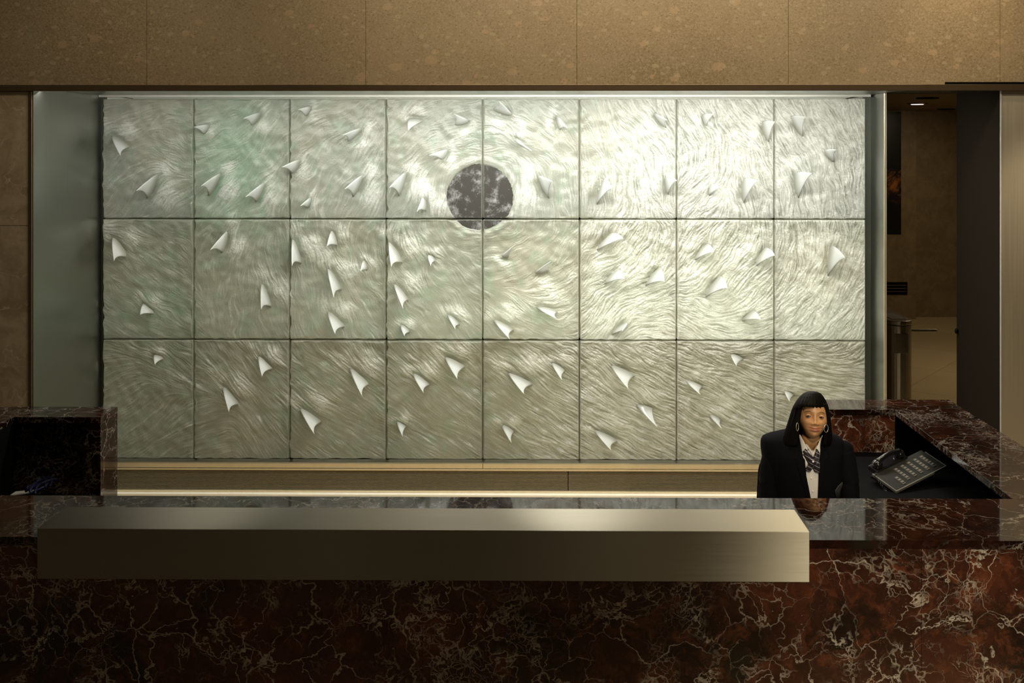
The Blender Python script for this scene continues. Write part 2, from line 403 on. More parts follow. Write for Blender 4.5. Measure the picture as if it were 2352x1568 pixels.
def fnoise(lo, hi, seed):
    """band limited noise, wavelengths between lo and hi samples, unit variance"""
    r = np.random.default_rng(seed).standard_normal((gh, gw))
    fy = np.fft.fftfreq(gh)[:, None]; fx = np.fft.fftfreq(gw)[None, :]
    k = np.hypot(fx, fy)
    filt = np.exp(-(k*lo)**2*2)*(1-np.exp(-(k*hi)**2*2))
    q = np.fft.ifft2(np.fft.fft2(r)*filt).real
    return q/q.std()
def blur(a, s):
    fy = np.fft.fftfreq(gh)[:, None]; fx = np.fft.fftfreq(gw)[None, :]
    return np.fft.ifft2(np.fft.fft2(a)*np.exp(-2*(pi*s)**2*(fx**2+fy**2))).real
def sst(x, a, b):
    t = np.clip((x-a)/(b-a), 0, 1); return t*t*(3-2*t)

# directions of flow (x, y, angle in degrees, y downwards)
CTRL = [(330,260,-20),(420,330,35),(330,460,-50),(480,330,-25),(620,330,-50),(560,480,-50),(760,260,-20),(760,400,-55),(860,330,-60),(860,480,-60),
(300,640,40),(400,720,30),(340,560,30),(560,560,-65),(540,700,-85),(630,620,70),(720,560,70),(820,640,60),(720,700,75),
(280,930,-35),(380,950,-45),(330,1030,-30),(400,850,30),(560,850,50),(600,1000,55),(480,1000,-20),(720,860,35),(820,1010,30),(700,1030,35),
(950,300,-40),(1020,270,-20),(1000,330,-25),(1180,260,30),(1260,320,40),(1290,450,80),(1000,440,-80),(1103,355,0),(1190,450,90),(1103,548,0),
(960,600,60),(1050,620,45),(1050,700,45),(1180,590,-25),(1250,640,-30),(1290,560,-60),(1200,700,30),(960,900,40),(1000,1010,30),(1200,880,38),(1250,1000,28),
(1370,330,70),(1380,470,-85),(1480,300,50),(1470,420,80),(1430,500,-65),(1520,500,60),(1600,300,60),(1650,350,-85),(1700,300,45),(1600,440,-40),(1720,440,70),
(1830,350,60),(1900,280,60),(1950,380,85),(1880,480,85),(1400,590,-35),(1500,560,-65),(1480,680,-15),(1400,740,-50),(1620,560,-50),(1700,640,-50),(1600,740,25),(1720,760,-10),
(1850,560,90),(1900,640,-60),(1850,730,-50),(1960,720,-60),(1400,830,38),(1500,880,30),(1450,1000,28),(1640,830,22),(1700,900,28),(1620,1000,30),(1850,820,10),(1850,880,15),(1900,1000,15)]
cx = np.zeros_like(GX); cy = np.zeros_like(GX); ws = np.zeros_like(GX)
for x, y, a in CTRL:
    wgt = 1/(((GX-x)**2+(GY-y)**2)/60.**2+.15)**1.6
    cx += wgt*cos(2*radians(a)); cy += wgt*sin(2*radians(a)); ws += wgt
ANG = .5*np.arctan2(cy, cx)+(.18*fnoise(22, 100, 3)+.07*fnoise(7, 28, 4))*(1-.55*sst(GY, 760, 860))
wake = np.zeros_like(GX); gap = np.zeros_like(GX); hill = np.zeros_like(GX); halo = np.zeros_like(GX)
for k, (lx, ly, tx, ty, bx, by) in enumerate(FINS):
    mx, my = (lx+bx)/2, (ly+by)/2
    ln = math.hypot(lx-bx, ly-by); ux, uy = (bx-lx)/ln, (by-ly)/ln
    nx_, ny_ = mx-tx, my-ty; d = nx_*ux+ny_*uy; nx_ -= d*ux; ny_ -= d*uy
    q = math.hypot(nx_, ny_) or 1; nx_, ny_ = nx_/q, ny_/q
    def loc(cx_, cy_, sl, sn):
        a = (GX-cx_)*ux+(GY-cy_)*uy; b = (GX-cx_)*nx_+(GY-cy_)*ny_
        return np.exp(-(a/sl)**2-(b/sn)**2)
    r = max(16, ln*.55)
    amp = 1. if mx < 1330 else .35
    wake += amp*loc(mx+nx_*r*1.15+ux*4, my+ny_*r*1.15+uy*4, r*.85, r*.75)
    wake += amp*.8*loc(lx+nx_*r*.35-ux*r*.45, ly+ny_*r*.35-uy*r*.45, r*.75, r*.5)
    hill += loc(mx+nx_*r*1.1, my+ny_*r*1.1, r*.9, r*.75)
    gap += loc(mx+nx_*r*.28, my+ny_*r*.28, r*.85, r*.22)
    halo += loc(mx, my, r*1.3, r*1.1)
wake = np.clip(wake, 0, 1.3); hill = np.clip(hill, 0, 1.2); halo = np.clip(halo, 0, 1); gap = np.clip(gap, 0, 1)

def lic(src, L, ang):
    vx, vy = np.cos(ang), np.sin(ang)
    acc = src.copy(); cnt = 1.
    JJ, II = np.meshgrid(np.arange(gw, dtype=np.float32), np.arange(gh, dtype=np.float32))
    for sgn in (1, -1):
        px, py = JJ.copy(), II.copy(); dx, dy = sgn*vx, sgn*vy; pvx, pvy = dx.copy(), dy.copy()
        for s in range(L):
            px += pvx; py += pvy
            ix = np.clip(px+.5, 0, gw-1).astype(np.int32); iy = np.clip(py+.5, 0, gh-1).astype(np.int32)
            wt = .5+.5*cos(pi*s/L)
            acc += src[iy, ix]*wt; cnt += wt
            nvx, nvy = vx[iy, ix], vy[iy, ix]
            sg = np.where(nvx*pvx+nvy*pvy < 0, -1., 1.); pvx, pvy = nvx*sg, nvy*sg
    acc -= acc.mean()
    return acc/acc.std()
streak_f = lic(fnoise(1.1, 3.0, 21), 11, ANG)
streak_m = lic(fnoise(1.8, 6.5, 22), 22, ANG)
streak_c = lic(fnoise(6, 26, 23), 34, ANG)
rid = 1-np.abs(lic(fnoise(1.5, 4.5, 31), 5, ANG+.35*fnoise(3, 10, 35)))/1.2; rid2 = 1-np.abs(lic(fnoise(3.0, 11, 32), 10, ANG+.20*fnoise(6, 20, 36)))/1.2
patch = fnoise(22, 110, 33)
# where the casting is rough: dense to the right, patchy to the left
right = sst(GX+.25*(GY-500), 1250, 1480)
rough = np.clip(.07+.17*sst(patch, -.2, 1.2)+right*(.62+.3*sst(patch, -1, 1.2))*(1-.45*sst(GY, 790, 860)), 0, 1)
rough = rough*(1-.75*halo*right)+.55*wake
smooth_area = np.exp(-((GX-1440)/70)**2-((GY-320)/60)**2)+.8*np.exp(-((GX-1900)/90)**2-((GY-880)/70)**2)
rough *= 1-.8*np.clip(smooth_area, 0, 1)
rd = np.hypot(GX-DISC[0], GY-DISC[1])
ring = np.exp(-((rd-DISC[2]-9)/11)**2)
rid3 = 1-np.abs(lic(fnoise(5, 22, 71), 26, ANG+.10*fnoise(10, 40, 72)))/1.1
lines = sst(lic(fnoise(1.6, 4, 81), 20, ANG+.10*fnoise(8, 30, 82)), 1.5, 2.6)*sst(fnoise(14, 60, 83), -.2, .9)
lee = np.clip(right*.9+sst(GY, 700, 860)*.55+.6*sst(patch, .3, 1.6)+.8*wake, 0, 1)       # stronger relief
Hh = (.0002+.0006*lee+.0011*rough)*streak_m+(.0003+.0010*rough+.0003*lee)*streak_f+(.0003+.0012*lee)*streak_c
Hh += (.0004+.0009*rough)*fnoise(1.2, 4, 61)+.0006*rough*fnoise(3, 9, 62)+.0017*lines
Hh += (.0050*rough*right+.0013*lee)*rid3+.0042*rough*rid2+.0026*rough*rid+.012*blur(fnoise(12, 60, 36), 3)*.3
Hh += .022*hill*(.45+.55*blur(wake, 3))-.012*gap
Hh += .004*np.sin(rd/3.2)*ring+.010*fnoise(40, 200, 40)*.5
inside = sst(DISC[2]-rd, -3, 6)
Hh = Hh*(1-inside)-.012*inside
MILK_SHADE = np.clip(.19+.05*streak_c+(.05+.05*lee)*streak_m+.05*streak_f-.05*rough*(1-rid)+.10*sst(patch, -1, 1)+.30*lines+.62*blur(wake, 2)*(.70+.30*rid)+.07*right*rid2+.06*right*rid3+.25*right-.45*gap+.12*ring, 0, 1)  # milky frosting; the gap term paints in the shade behind each fin
green = np.clip(np.exp(-((GX-540)/90)**2-((GY-380)/150)**2)+.6*np.exp(-((GX-370)/80)**2-((GY-700)/60)**2)+.35*sst(fnoise(25, 120, 91), .4, 1.6)*(1-right), 0, 1)

n = N('cast_glass'); o_ = n.obj()
milk_shade = n.n('ShaderNodeAttribute', attribute_name='frost_shade').outputs['Fac']
warm = n.smooth(n.noise(o_, 1.5, 4, .6), .35, .68)
grn = n.n('ShaderNodeAttribute', attribute_name='green_tint').outputs['Fac']
g1 = n.mix(warm, (.44, .46, .40), (.52, .50, .42))
g1 = n.mix(grn, g1, (.40, .54, .42))
colr = n.mix(n.smooth(milk_shade, .15, .85), g1, (.95, .95, .92))
tb = n.smooth(n.vor(n.mapping(o_, loc=(.3, 0, .2)), 26), .10, .03, 0, .25)
bm_ = n.bump(n.noise(o_, 110, 5, .7), .34, .004)
dif = n.n('ShaderNodeBsdfDiffuse', {'Color': n.mix(1., colr, (.60, .60, .57), 'MULTIPLY'), 'Normal': bm_})
tra = n.n('ShaderNodeBsdfTranslucent', {'Color': colr, 'Normal': bm_})
mx1 = n.n('ShaderNodeMixShader', {0: .62, 1: dif.outputs[0], 2: tra.outputs[0]})
gl = n.n('ShaderNodeBsdfGlossy', {'Color': (1, 1, 1, 1), 'Roughness': .38, 'Normal': bm_})
fc_ = n.n('ShaderNodeLayerWeight', {'Blend': .5, 'Normal': bm_}).outputs['Facing']
fr = n.n('ShaderNodeMath', {0: n.math('POWER', fc_, 5.), 1: .90, 2: .035}, operation='MULTIPLY_ADD')
n.t.links.new(n.n('ShaderNodeMixShader', {0: fr.outputs[0], 1: mx1.outputs[0], 2: gl.outputs[0]}).outputs[0], n.out.inputs[0])
GLASS = n.m
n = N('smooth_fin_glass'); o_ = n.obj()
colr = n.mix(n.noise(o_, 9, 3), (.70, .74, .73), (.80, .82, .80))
fr_ = n.n('ShaderNodeAttribute', attribute_name='frost_shade').outputs['Fac']
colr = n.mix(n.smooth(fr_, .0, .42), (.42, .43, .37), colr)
dif = n.n('ShaderNodeBsdfDiffuse', {'Color': colr}); tra = n.n('ShaderNodeBsdfTranslucent', {'Color': colr})
mx1 = n.n('ShaderNodeMixShader', {0: .5, 1: dif.outputs[0], 2: tra.outputs[0]})
gl = n.n('ShaderNodeBsdfGlossy', {'Color': (1, 1, 1, 1), 'Roughness': .12}); fc_ = n.n('ShaderNodeLayerWeight', {'Blend': .5}).outputs['Facing']
fr = n.n('ShaderNodeMath', {0: n.math('POWER', fc_, 5.), 1: .90, 2: .035}, operation='MULTIPLY_ADD')
n.t.links.new(n.n('ShaderNodeMixShader', {0: fr.outputs[0], 1: mx1.outputs[0], 2: gl.outputs[0]}).outputs[0], n.out.inputs[0])
FINGLASS = n.m
n = N('clear_dark_glass'); o_ = n.obj()
cl = n.smooth(n.noise(o_, 9, 6, .7), .48, .72)
c_ = n.mix(cl, (.05, .047, .042), (.30, .30, .29))
c_ = n.mix(n.smooth(n.noise(o_, 120, 2, .5), .70, .76), c_, (.5, .5, .5))
n.bsdf(Base_Color=c_, Roughness=.12, Coat_Weight=.3)
DISCGLASS = n.m

def sample(A, px, py):
    fx = np.clip((px-X0)/Sx, 0, gw-1.001); fy = np.clip((py-Y0)/Sx, 0, gh-1.001)
    i = fx.astype(int); j = fy.astype(int); a = fx-i; b = fy-j
    return (A[j, i]*(1-a)+A[j, i+1]*a)*(1-b)+(A[j+1, i]*(1-a)+A[j+1, i+1]*a)*b
YF = YG-.045                                # mean face of the cast sheets
def wx(px, Y=YG): return at(px, 500, Y).x
def wz(py, Y=YG): return CZ+(PPY-py)/F*Y     # along the middle of the wall
FIN_BY = {}
for k, f in enumerate(FINS):
    mx, my = (f[0]+f[4])/2, (f[1]+f[5])/2
    c = max(0, min(7, sum(mx > v for v in VX)-1)); r = max(0, min(2, sum(my > v for v in VY)-1))
    FIN_BY.setdefault((r, c), []).append(k)

def make_fin(k, parent):
    lx, ly, tx, ty, bx, by = FINS[k]
    ln = math.hypot(lx-bx, ly-by)
    L = at(lx, ly, YF+.004); B = at(bx, by, YF+.004)
    reach = min(.20, max(.07, .055+.0020*ln))
    T = at(tx, ty, YF-reach)
    nrm = (B-L).cross(T-L).normalized()
    if abs(nrm.length) < .5: nrm = Vector((1, 0, 0))
    out = (T-(L+B)/2)
    lead_c = L.lerp(T, .50)-(B-L)*.07+out*.05
    trail_c = B.lerp(T, .48)-(B-L)*.26
    NU, NV = 14, 16
    def q(a, c, b, t): return a*(1-t)**2+c*2*t*(1-t)+b*t*t
    root = Vector((0, .05, 0))
    def P(u, v, side):
        a = q(L, lead_c, T, v); b = q(B, trail_c, T, v)
        p = a.lerp(b, u)
        # flare of the root into the sheet
        fl = (1-v)**4
        th = (.0075*(1-v)**.8+.002)*math.sqrt(max(0, sin(pi*min(1, u**.75))))+.010*fl*math.sqrt(max(0, sin(pi*u)))
        return p+nrm*th*side+root*(1 if v == 0 else 0)
    mb = MB()
    for side in (1, -1):
        mb.grid([[P(i/NU, (j/NV), side) for j in range(NV+1)] for i in range(NU+1)])
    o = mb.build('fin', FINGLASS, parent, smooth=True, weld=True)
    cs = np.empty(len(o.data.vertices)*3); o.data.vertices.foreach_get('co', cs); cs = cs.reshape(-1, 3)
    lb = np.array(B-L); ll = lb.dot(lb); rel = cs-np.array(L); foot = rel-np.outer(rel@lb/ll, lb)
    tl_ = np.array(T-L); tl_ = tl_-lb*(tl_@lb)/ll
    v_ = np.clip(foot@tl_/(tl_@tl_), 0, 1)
    a_ = o.data.attributes.new('frost_shade', 'FLOAT', 'POINT'); a_.data.foreach_set('value', v_.astype(np.float32))
    return o

ROWN = ['top', 'middle', 'bottom']
LAB = {
(0,0): 'grey cast glass panel in the top left corner of the lit wall, two pale fins',
(0,1): 'greenish cast glass panel, top row, second from the left end, four fins pointing left',
(0,2): 'grey cast glass panel, top row, third from the left end, five left-pointing fins',
(0,3): 'cast glass panel holding the upper left quarter of the dark disc',
(0,4): 'cast glass panel holding the upper right quarter of the dark disc',
(0,5): 'pale cast glass panel, top row, sixth from the left end, long vertical wrinkles',
(0,6): 'rough cream cast glass panel, top row, second from the right end of the wall',
(0,7): 'rough cream cast glass panel in the top right corner, three hanging grey fins',
(1,0): 'dim grey-green cast glass panel, middle row, at the left end of the wall',
(1,1): 'brownish cast glass panel, middle row, second from the left end, two tall fins',
(1,2): 'cast glass panel, middle row, third from the left end, five white fins',
(1,3): 'cast glass panel with the lower left sliver of the dark disc at its top corner',
(1,4): 'cast glass panel with the lower right sliver of the dark disc at its top corner',
(1,5): 'bright cream cast glass panel, middle row, four right-pointing fins, sixth from the left',
(1,6): 'bright cream cast glass panel, middle row, second from the right end of the wall',
(1,7): 'cream wrinkled cast glass panel, middle row, right end, one large grey-green fin',
(2,0): 'dim olive cast glass panel in the bottom left corner, one tiny fin',
(2,1): 'olive cast glass panel, bottom row, second from the left end, two drooping fins',
(2,2): 'olive cast glass panel, bottom row, third from the left end, two large drooping fins',
(2,3): 'olive cast glass panel, bottom row, fourth from the left end, three drooping fins',
(2,4): 'brownish cast glass panel, bottom row, fifth from the left end, three slender fins',
(2,5): 'brownish cast glass panel, bottom row, sixth from the left end, three long fins',
(2,6): 'brownish cast glass panel, bottom row, just left of the seated person',
(2,7): 'smooth brown cast glass panel in the bottom right corner, behind the seated person'}
for r in range(3):
    for c in range(8):
        gx0, gx1 = VX[c]+1.9, VX[c+1]-1.9; gy0, gy1 = VY[r]+1.7, VY[r+1]-1.9
        nx, ny = int((gx1-gx0)/Sx), int((gy1-gy0)/Sx)
        U, V = np.meshgrid(np.linspace(gx0, gx1, nx), np.linspace(gy0, gy1, ny))
        h = sample(Hh, U, V); mk = sample(MILK_SHADE, U, V)
        edge = np.minimum(np.minimum(U-gx0, gx1-U), np.minimum(V-gy0, gy1-V))
        e = sst(edge, 0, 4)
        h = h*e-.008*(1-sst(edge, 0, 2.6))**2
        XX = np.interp(U, [gx0, gx1], [wx(gx0), wx(gx1)])
        ZZ = np.interp(V, [gy0, gy1], [wz(gy0), wz(gy1)])
        # rippled left and lower rims
        rip = np.interp(V[:, 0], np.arange(gy0-1, gy1+9, 9), np.random.default_rng(50+r*8+c).standard_normal(len(np.arange(gy0-1, gy1+9, 9)))*.0022)
        rip = np.convolve(rip, np.ones(5)/5, 'same')
        XX = XX+rip[:, None]*np.exp(-(U-gx0)/5)*(2.0 if c < 4 else .6)
        rip2 = np.interp(U[0], np.arange(gx0-1, gx1+12, 12), np.random.default_rng(90+r*8+c).standard_normal(len(np.arange(gx0-1, gx1+12, 12)))*.0012)
        ZZ = ZZ+rip2[None, :]*np.exp(-(gy1-V)/5)*1.6
        YY = YF-h
        front = np.stack([XX, YY, ZZ], -1).reshape(-1, 3)
        # rim going back to the wall
        idx = np.arange(nx*ny).reshape(ny, nx)
        loop = np.concatenate([idx[0, :], idx[1:, -1], idx[-1, -2::-1], idx[-2:0:-1, 0]])
        back = front[loop].copy(); back[:, 1] = YG
        verts = np.concatenate([front, back]); nv = len(verts); nb = len(loop)
        a = idx[:-1, :-1].ravel(); b = idx[:-1, 1:].ravel(); cc = idx[1:, 1:].ravel(); d = idx[1:, :-1].ravel()
        q1 = np.stack([a, d, cc, b], -1)
        i0 = np.arange(nb); i1 = (i0+1) % nb
        q2 = np.stack([loop[i0], loop[i1], nx*ny+i1, nx*ny+i0], -1)
        quads = np.concatenate([q1, q2]).astype(np.int32)
        me = bpy.data.meshes.new('glass_panel')
        me.vertices.add(nv); me.vertices.foreach_set('co', verts.astype(np.float32).ravel())
        me.loops.add(quads.size); me.loops.foreach_set('vertex_index', quads.ravel())
        me.polygons.add(len(quads)); me.polygons.foreach_set('loop_start', np.arange(0, quads.size, 4, dtype=np.int32))
        me.polygons.foreach_set('use_smooth', np.concatenate([np.ones(len(q1), bool), np.zeros(len(q2), bool)]))
        me.update(calc_edges=True); me.validate()
        at_ = me.attributes.new('frost_shade', 'FLOAT', 'POINT')
        at_.data.foreach_set('value', np.concatenate([mk.ravel(), mk.ravel()[loop]]).astype(np.float32))
        at2 = me.attributes.new('green_tint', 'FLOAT', 'POINT'); gn = sample(green, U, V)
        at2.data.foreach_set('value', np.concatenate([gn.ravel(), gn.ravel()[loop]]).astype(np.float32))
        me.materials.append(GLASS)
        panel = bpy.data.objects.new('glass_panel', me); COL.objects.link(panel)
        tag(panel, LAB[(r, c)], 'glass panel', 'cast glass panels of the lit wall')
        for k in FIN_BY.get((r, c), []): make_fin(k, panel)
        if (r, c) in ((0, 3), (0, 4), (1, 3), (1, 4)):
            # clear dark piece of the disc, clipped to its sheet, ragged rim
            sxs = -1 if c == 3 else 1
            pts = []
            rg = random.Random(r*10+c)
            for t in np.linspace(0, 2*pi, 180, endpoint=False):
                rr = DISC[2]*(1+rg.uniform(-.012, .012)+(.03*rg.random() if sin(t) > .5 else 0))
                x = DISC[0]+rr*cos(t); y = DISC[1]+rr*sin(t)*(1.0)
                pts.append((min(max(x, gx0+1.4), gx1-1.4), min(max(y, gy0+1.0), gy1-1.0)))
            ring_ = []
            for p in pts:
                if not ring_ or math.hypot(p[0]-ring_[-1][0], p[1]-ring_[-1][1]) > .3: ring_.append(p)
            if math.hypot(ring_[0][0]-ring_[-1][0], ring_[0][1]-ring_[-1][1]) < .3: ring_.pop()
            if r == 1: ring_ = [p for p in ring_]
            poly = [(wx(p[0]), wz(p[1])) for p in ring_]
            vs = [(x, YF+.004, z) for x, z in poly]+[(x, YG, z) for x, z in poly]; m_ = len(poly)
            mb = MB(); mb.add(vs, [tuple(range(m_)), tuple(range(2*m_-1, m_-1, -1))]+[(i, (i+1) % m_, m_+(i+1) % m_, m_+i) for i in range(m_)])
            dd = mb.build('disc_piece', DISCGLASS, panel); dd['label'] = 'dark clear glass piece of the round disc'

# lamps inside the light box, one to a compartment (power, height inside the cell)
POW = [[3.5, 6, 12, 22, 24, 20, 20, 20], [3.5, 3.5, 12, 20, 27, 33, 35, 29], [3.5, 3.5, 6.5, 10, 12, 12, 10, 13]]
for r in range(3):
    for c in range(8):
        xm = wx((VX[c]+VX[c+1])/2); z0, z1 = wz(VY[r+1]), wz(VY[r])
        zf = (.34, .30, .72)[r]
        tint = ((.97, 1., .93), (.98, 1., .80), (.98, .94, .64))[r]
        area('light_box_lamp', (xm, YG+.58, z0+(z1-z0)*zf), (xm, YG, z0+(z1-z0)*zf), .66, .34, POW[r][c]*.075, tint)

# mullion grid behind the joints
mb = MB()
for v in VX[1:-1]: mb.box(wx(v)-.010, wx(v)+.010, YG, YG+.02, wz(VY[3]), wz(VY[0]))
for v in VY[1:-1]: mb.box(wx(VX[0]), wx(VX[-1]), YG, YG+.019, wz(v)-.010, wz(v)+.010)
struct(mb, 'trim_9', M['mullion']); mb = MB()
mb.box(XL, wx(VX[0])+.004, YG-.002, YG+.03, 0, ZS).box(wx(VX[-1])-.004, XR, YG-.002, YG+.03, 0, ZS)
struct(mb, 'trim_8', plain('dark_green_metal', (.05, .055, .04), .5, .3))
# rail above the panels
rail = MB().box(XL+.002, wx(1995), YG-.055, YG-.02, wz(223.6), wz(218.5)).build('top_rail', M['rail'], bevel=.002)
tag(rail, 'thin pale metal rail running along the top of the glass wall', 'rail')
# convector cabinet below the glass
zb = wz(1053.5)
Yc = YG-.085
cab = empty('convector_cabinet', (0, Yc, 0), 'long low metal convector cabinet with slatted grille under the glass wall', 'convector cabinet')
XLg = XL+.003; XRg = XR-.004
MB().box(XLg, XRg, Yc, YG-.004, zb-.012, zb-.004).build('sill', M['steel'], cab, bevel=.002)
z2 = at(1255, 1076, Yc).z; z3 = at(1255, 1081, Yc).z; z4 = at(1255, 1127, Yc).z; z5 = at(1255, 1131.5, Yc).z
xj = at(1109, 1060, Yc).x; xq = at(1305, 1100, Yc).x
MB().box(XLg, xj-.002, Yc-.001, Yc+.03, z2, zb-.013).build('fascia', M['bronze_sill'], cab, bevel=.0015)
MB().box(xj+.001, XRg, Yc-.001, Yc+.03, z2, zb-.013).build('fascia', M['bronze_sill'], cab, bevel=.0015)
MB().box(XLg, XRg, Yc-.004, Yc+.03, z3, z2-.004).build('ledge', M['bronze_sill'], cab, bevel=.0015)
for a, b in ((XLg, xq-.003), (xq+.003, XRg)):
    mb = MB(); k = 15
    for i in range(k):
        z = z4+(z3-z4)*(i+.15)/k
        mb.box(a, b, Yc+.004, Yc+.024, z, z+(z3-z4)/k*.50)
    g_ = mb.build('grille', M['slat'], cab)
    bk = MB().box(a, b, Yc+.026, Yc+.03, z4, z3).build('grille_back', M['dark'], g_)
MB().box(XLg, XRg, Yc-.002, Yc+.03, z5, z4-.001).build('lower_rail', M['bronze_sill'], cab, bevel=.001)
fix_parent(cab)
struct(MB().box(XLg, XRg, Yc-.05, Yc+.03, 0, z5-.002), 'baseboard_back', M['cream'])

# ---------------------------------------------------------------- reception desk
ZT = 1.05                                   # worktop height
pF = atz(2100, 1241, ZT); pB = atz(1255, 1141.5, ZT)
yF = pF.y; yB = pB.y
yS0 = atz(2000, 940.5, ZT).y; yS1 = atz(2100, 917.5, ZT).y          # rear parapet, right
xI = atz(2200, 1050, ZT).x                                          # inner edge of the right wing
xI = (xI+atz(2325, 1145, ZT).x+atz(2066, 947, ZT).x)/3
xO = (atz(2190, 920, ZT).x+atz(2345, 1026, ZT).x)/2
yL0 = atz(110, 957.5, ZT).y; yL1 = atz(110, 933.5, ZT).y            # rear parapet, left
xLr = at(231, 1000, yL0).x; xLi = atz(30, 958, ZT).x; xLp = at(192, 1000, yL0).x
xLo = xLi-.40
xSl = at(1862, 930, yS0).x
T = .034
tops = MB()
tops.box(xLo, xO, yF, yB, ZT-T, ZT)                                 # front run
top = tops.build('worktop', M['marble_dimmed'], bevel=.0008, segs=1)
top.name = 'marble_countertop'
tag(top, 'long polished red-brown marble countertop running the width of the desk', 'countertop')
rt = MB().prism([(xI, yB+.001), (xO, yB+.001), (xO, yS1), (xSl, yS1), (xSl, yS0), (xI, yS0)], ZT-T, ZT).build('marble_countertop', M['marble_dimmed'], bevel=.0015)
tag(rt, 'L-shaped veined marble countertop of the right wing, around the desk phone', 'countertop')
lt = MB().prism([(xLi, yB+.001), (xLo, yB+.001), (xLo, yL1), (xLr, yL1), (xLr, yL0), (xLi, yL0)], ZT-T, ZT).build('marble_countertop', M['marble_dimmed'], bevel=.0015)
tag(lt, 'L-shaped marble countertop of the left wing, beside the steel niche side', 'countertop')
desk = empty('reception_desk', (0, (yF+yB)/2, 0), 'long front run of the red-brown marble reception desk with white veins', 'reception desk')
wr = empty('desk_wing', ((xI+xO)/2, (yB+yS0)/2, 0), 'right wing of the marble desk that carries the phone, beside the seated person', 'desk wing')
wl = empty('desk_wing', ((xLi+xLo)/2, (yB+yL0)/2, 0), 'left wing of the marble desk with a dark recess, below the steel niche side', 'desk wing')
# front cladding slabs with tight joints
jx = [xLo, at(160, 1400, yF).x, at(970, 1400, yF).x, at(2118, 1400, yF).x, xO]
for a, b in zip(jx[:-1], jx[1:]):
    MB().box(a+.0006, b-.0006, yF+.006, yF+.03, .10, ZT-T-.0015).build('front_slab', M['marble'], desk)
MB().box(xLo+.03, xO-.03, yF+.06, yF+.09, 0, .10).build('plinth', M['black'], desk)
MB().box(xLo, xO, yF+.03, yF+.05, .10, ZT-T-.002).build('carcass', M['black'], desk)
MB().box(xI-1.6, xI+.3, yB-.05, yB-.02, 0, ZT-T-.002).build('inner_panel', M['black'], desk)
MB().box(xLo+.02, xI-1.7, yB-.05, yB-.02, 0, ZT-T-.002).build('inner_panel', M['black'], desk)
MB().box(xSl+.003, xI+.001, yS0+.006, yS0+.03, 0, ZT-T-.001).build('rear_slab', M['marble'], wr)
MB().box(xO-.035, xO-.006, yB-.02, yS1-.01, 0, ZT-T-.001).build('side_slab', M['marble'], wr)
MB().box(xI+.28, xI+.31, yB+.01, yS0-.0, 0, ZT-T-.001).build('inner_panel', M['black'], wr)
MB().box(xI+.002, xO-.036, yS0+.002, yS0+.02, 0, ZT-T-.001).build('inner_panel', M['black'], wr)
MB().box(xSl+.003, xO-.036, yS1-.03, yS1-.006, 0, ZT-T-.001).build('rear_slab', M['marble'], wr)
# left wing: recess with a dark marble back, marble pier at its end
MB().box(xLp, xLr, yL0-.0, yL1-.004, 0, ZT-T-.001).build('pier', M['marble_dimmed'], wl, bevel=.001)
MB().box(xLo+.02, xLp-.001, yL0+.05, yL0+.08, 0, ZT-T-.001).build('rear_slab', M['marble_dark'], wl)
MB().box(xLo+.02, xLo+.05, yB-.02, yL1-.01, 0, ZT-T-.001).build('side_slab', M['marble'], wl)
MB().box(xLi-.02, xLi-.004, yB-.02, yL0, 0, ZT-T-.001).build('inner_panel', M['black'], wl)
zW = .80; zWL = .63
MB().box(xI-.455, xI+.279, yB-.019, yS0-.001, zW-.03, zW).build('work_surface', M['black'], wr, bevel=.002)
MB().box(xLi-.003, xLr, yB-.019, yL0-.06, zWL-.03, zWL).build('work_surface', M['black'], wl, bevel=.002)
fix_parent(desk); fix_parent(wr); fix_parent(wl)

# brushed steel box over the front edge
yb0 = yF-.06
tl = at(85, 1214, yb0); tr = at(1860, 1220, yb0); zt = (tl.z+tr.z)/2; zbm = (at(85, 1329, yb0).z+at(1860, 1337, yb0).z)/2
xb0 = tl.x; xb1 = tr.x; yb1 = atz(1000, 1166.5, zt).y
bx = MB(); th = .004
bx.box(xb0, xb1, yb0, yb1, zt-th, zt); bx.box(xb0, xb1, yb0, yb0+th, zbm, zt); bx.box(xb0, xb0+th, yb0, yb1, ZT+.001, zt)
bx.box(xb1-th, xb1, yb0, yb1, ZT+.001, zt); bx.box(xb0, xb1, yb1-th, yb1, ZT+.001, zt)
bx.box(xb0, xb0+th, yb0, yF-.002, zbm, zt); bx.box(xb1-th, xb1, yb0, yF-.002, zbm, zt)
mb = MB().prism([(0, 0), (1, 0), (1, 1), (0, 1)], 0, 1)
# closed L profile instead of loose sheets
prof = [(yb0, zbm), (yF-.002, zbm), (yF-.002, ZT+.0015), (yb1, ZT+.0015), (yb1, zt), (yb0, zt)]
vs = [(xb0, y, z) for y, z in prof]+[(xb1, y, z) for y, z in prof]
mb = MB().add(vs, [tuple(range(6)), tuple(range(11, 5, -1))]+[(i, (i+1) % 6, 6+(i+1) % 6, 6+i) for i in range(6)])
bxo = mb.build('steel_counter_box', M['steel_box'], bevel=.0025, segs=3)
tag(bxo, 'long brushed stainless steel box hooked over the front edge of the marble desk', 'counter shelf')

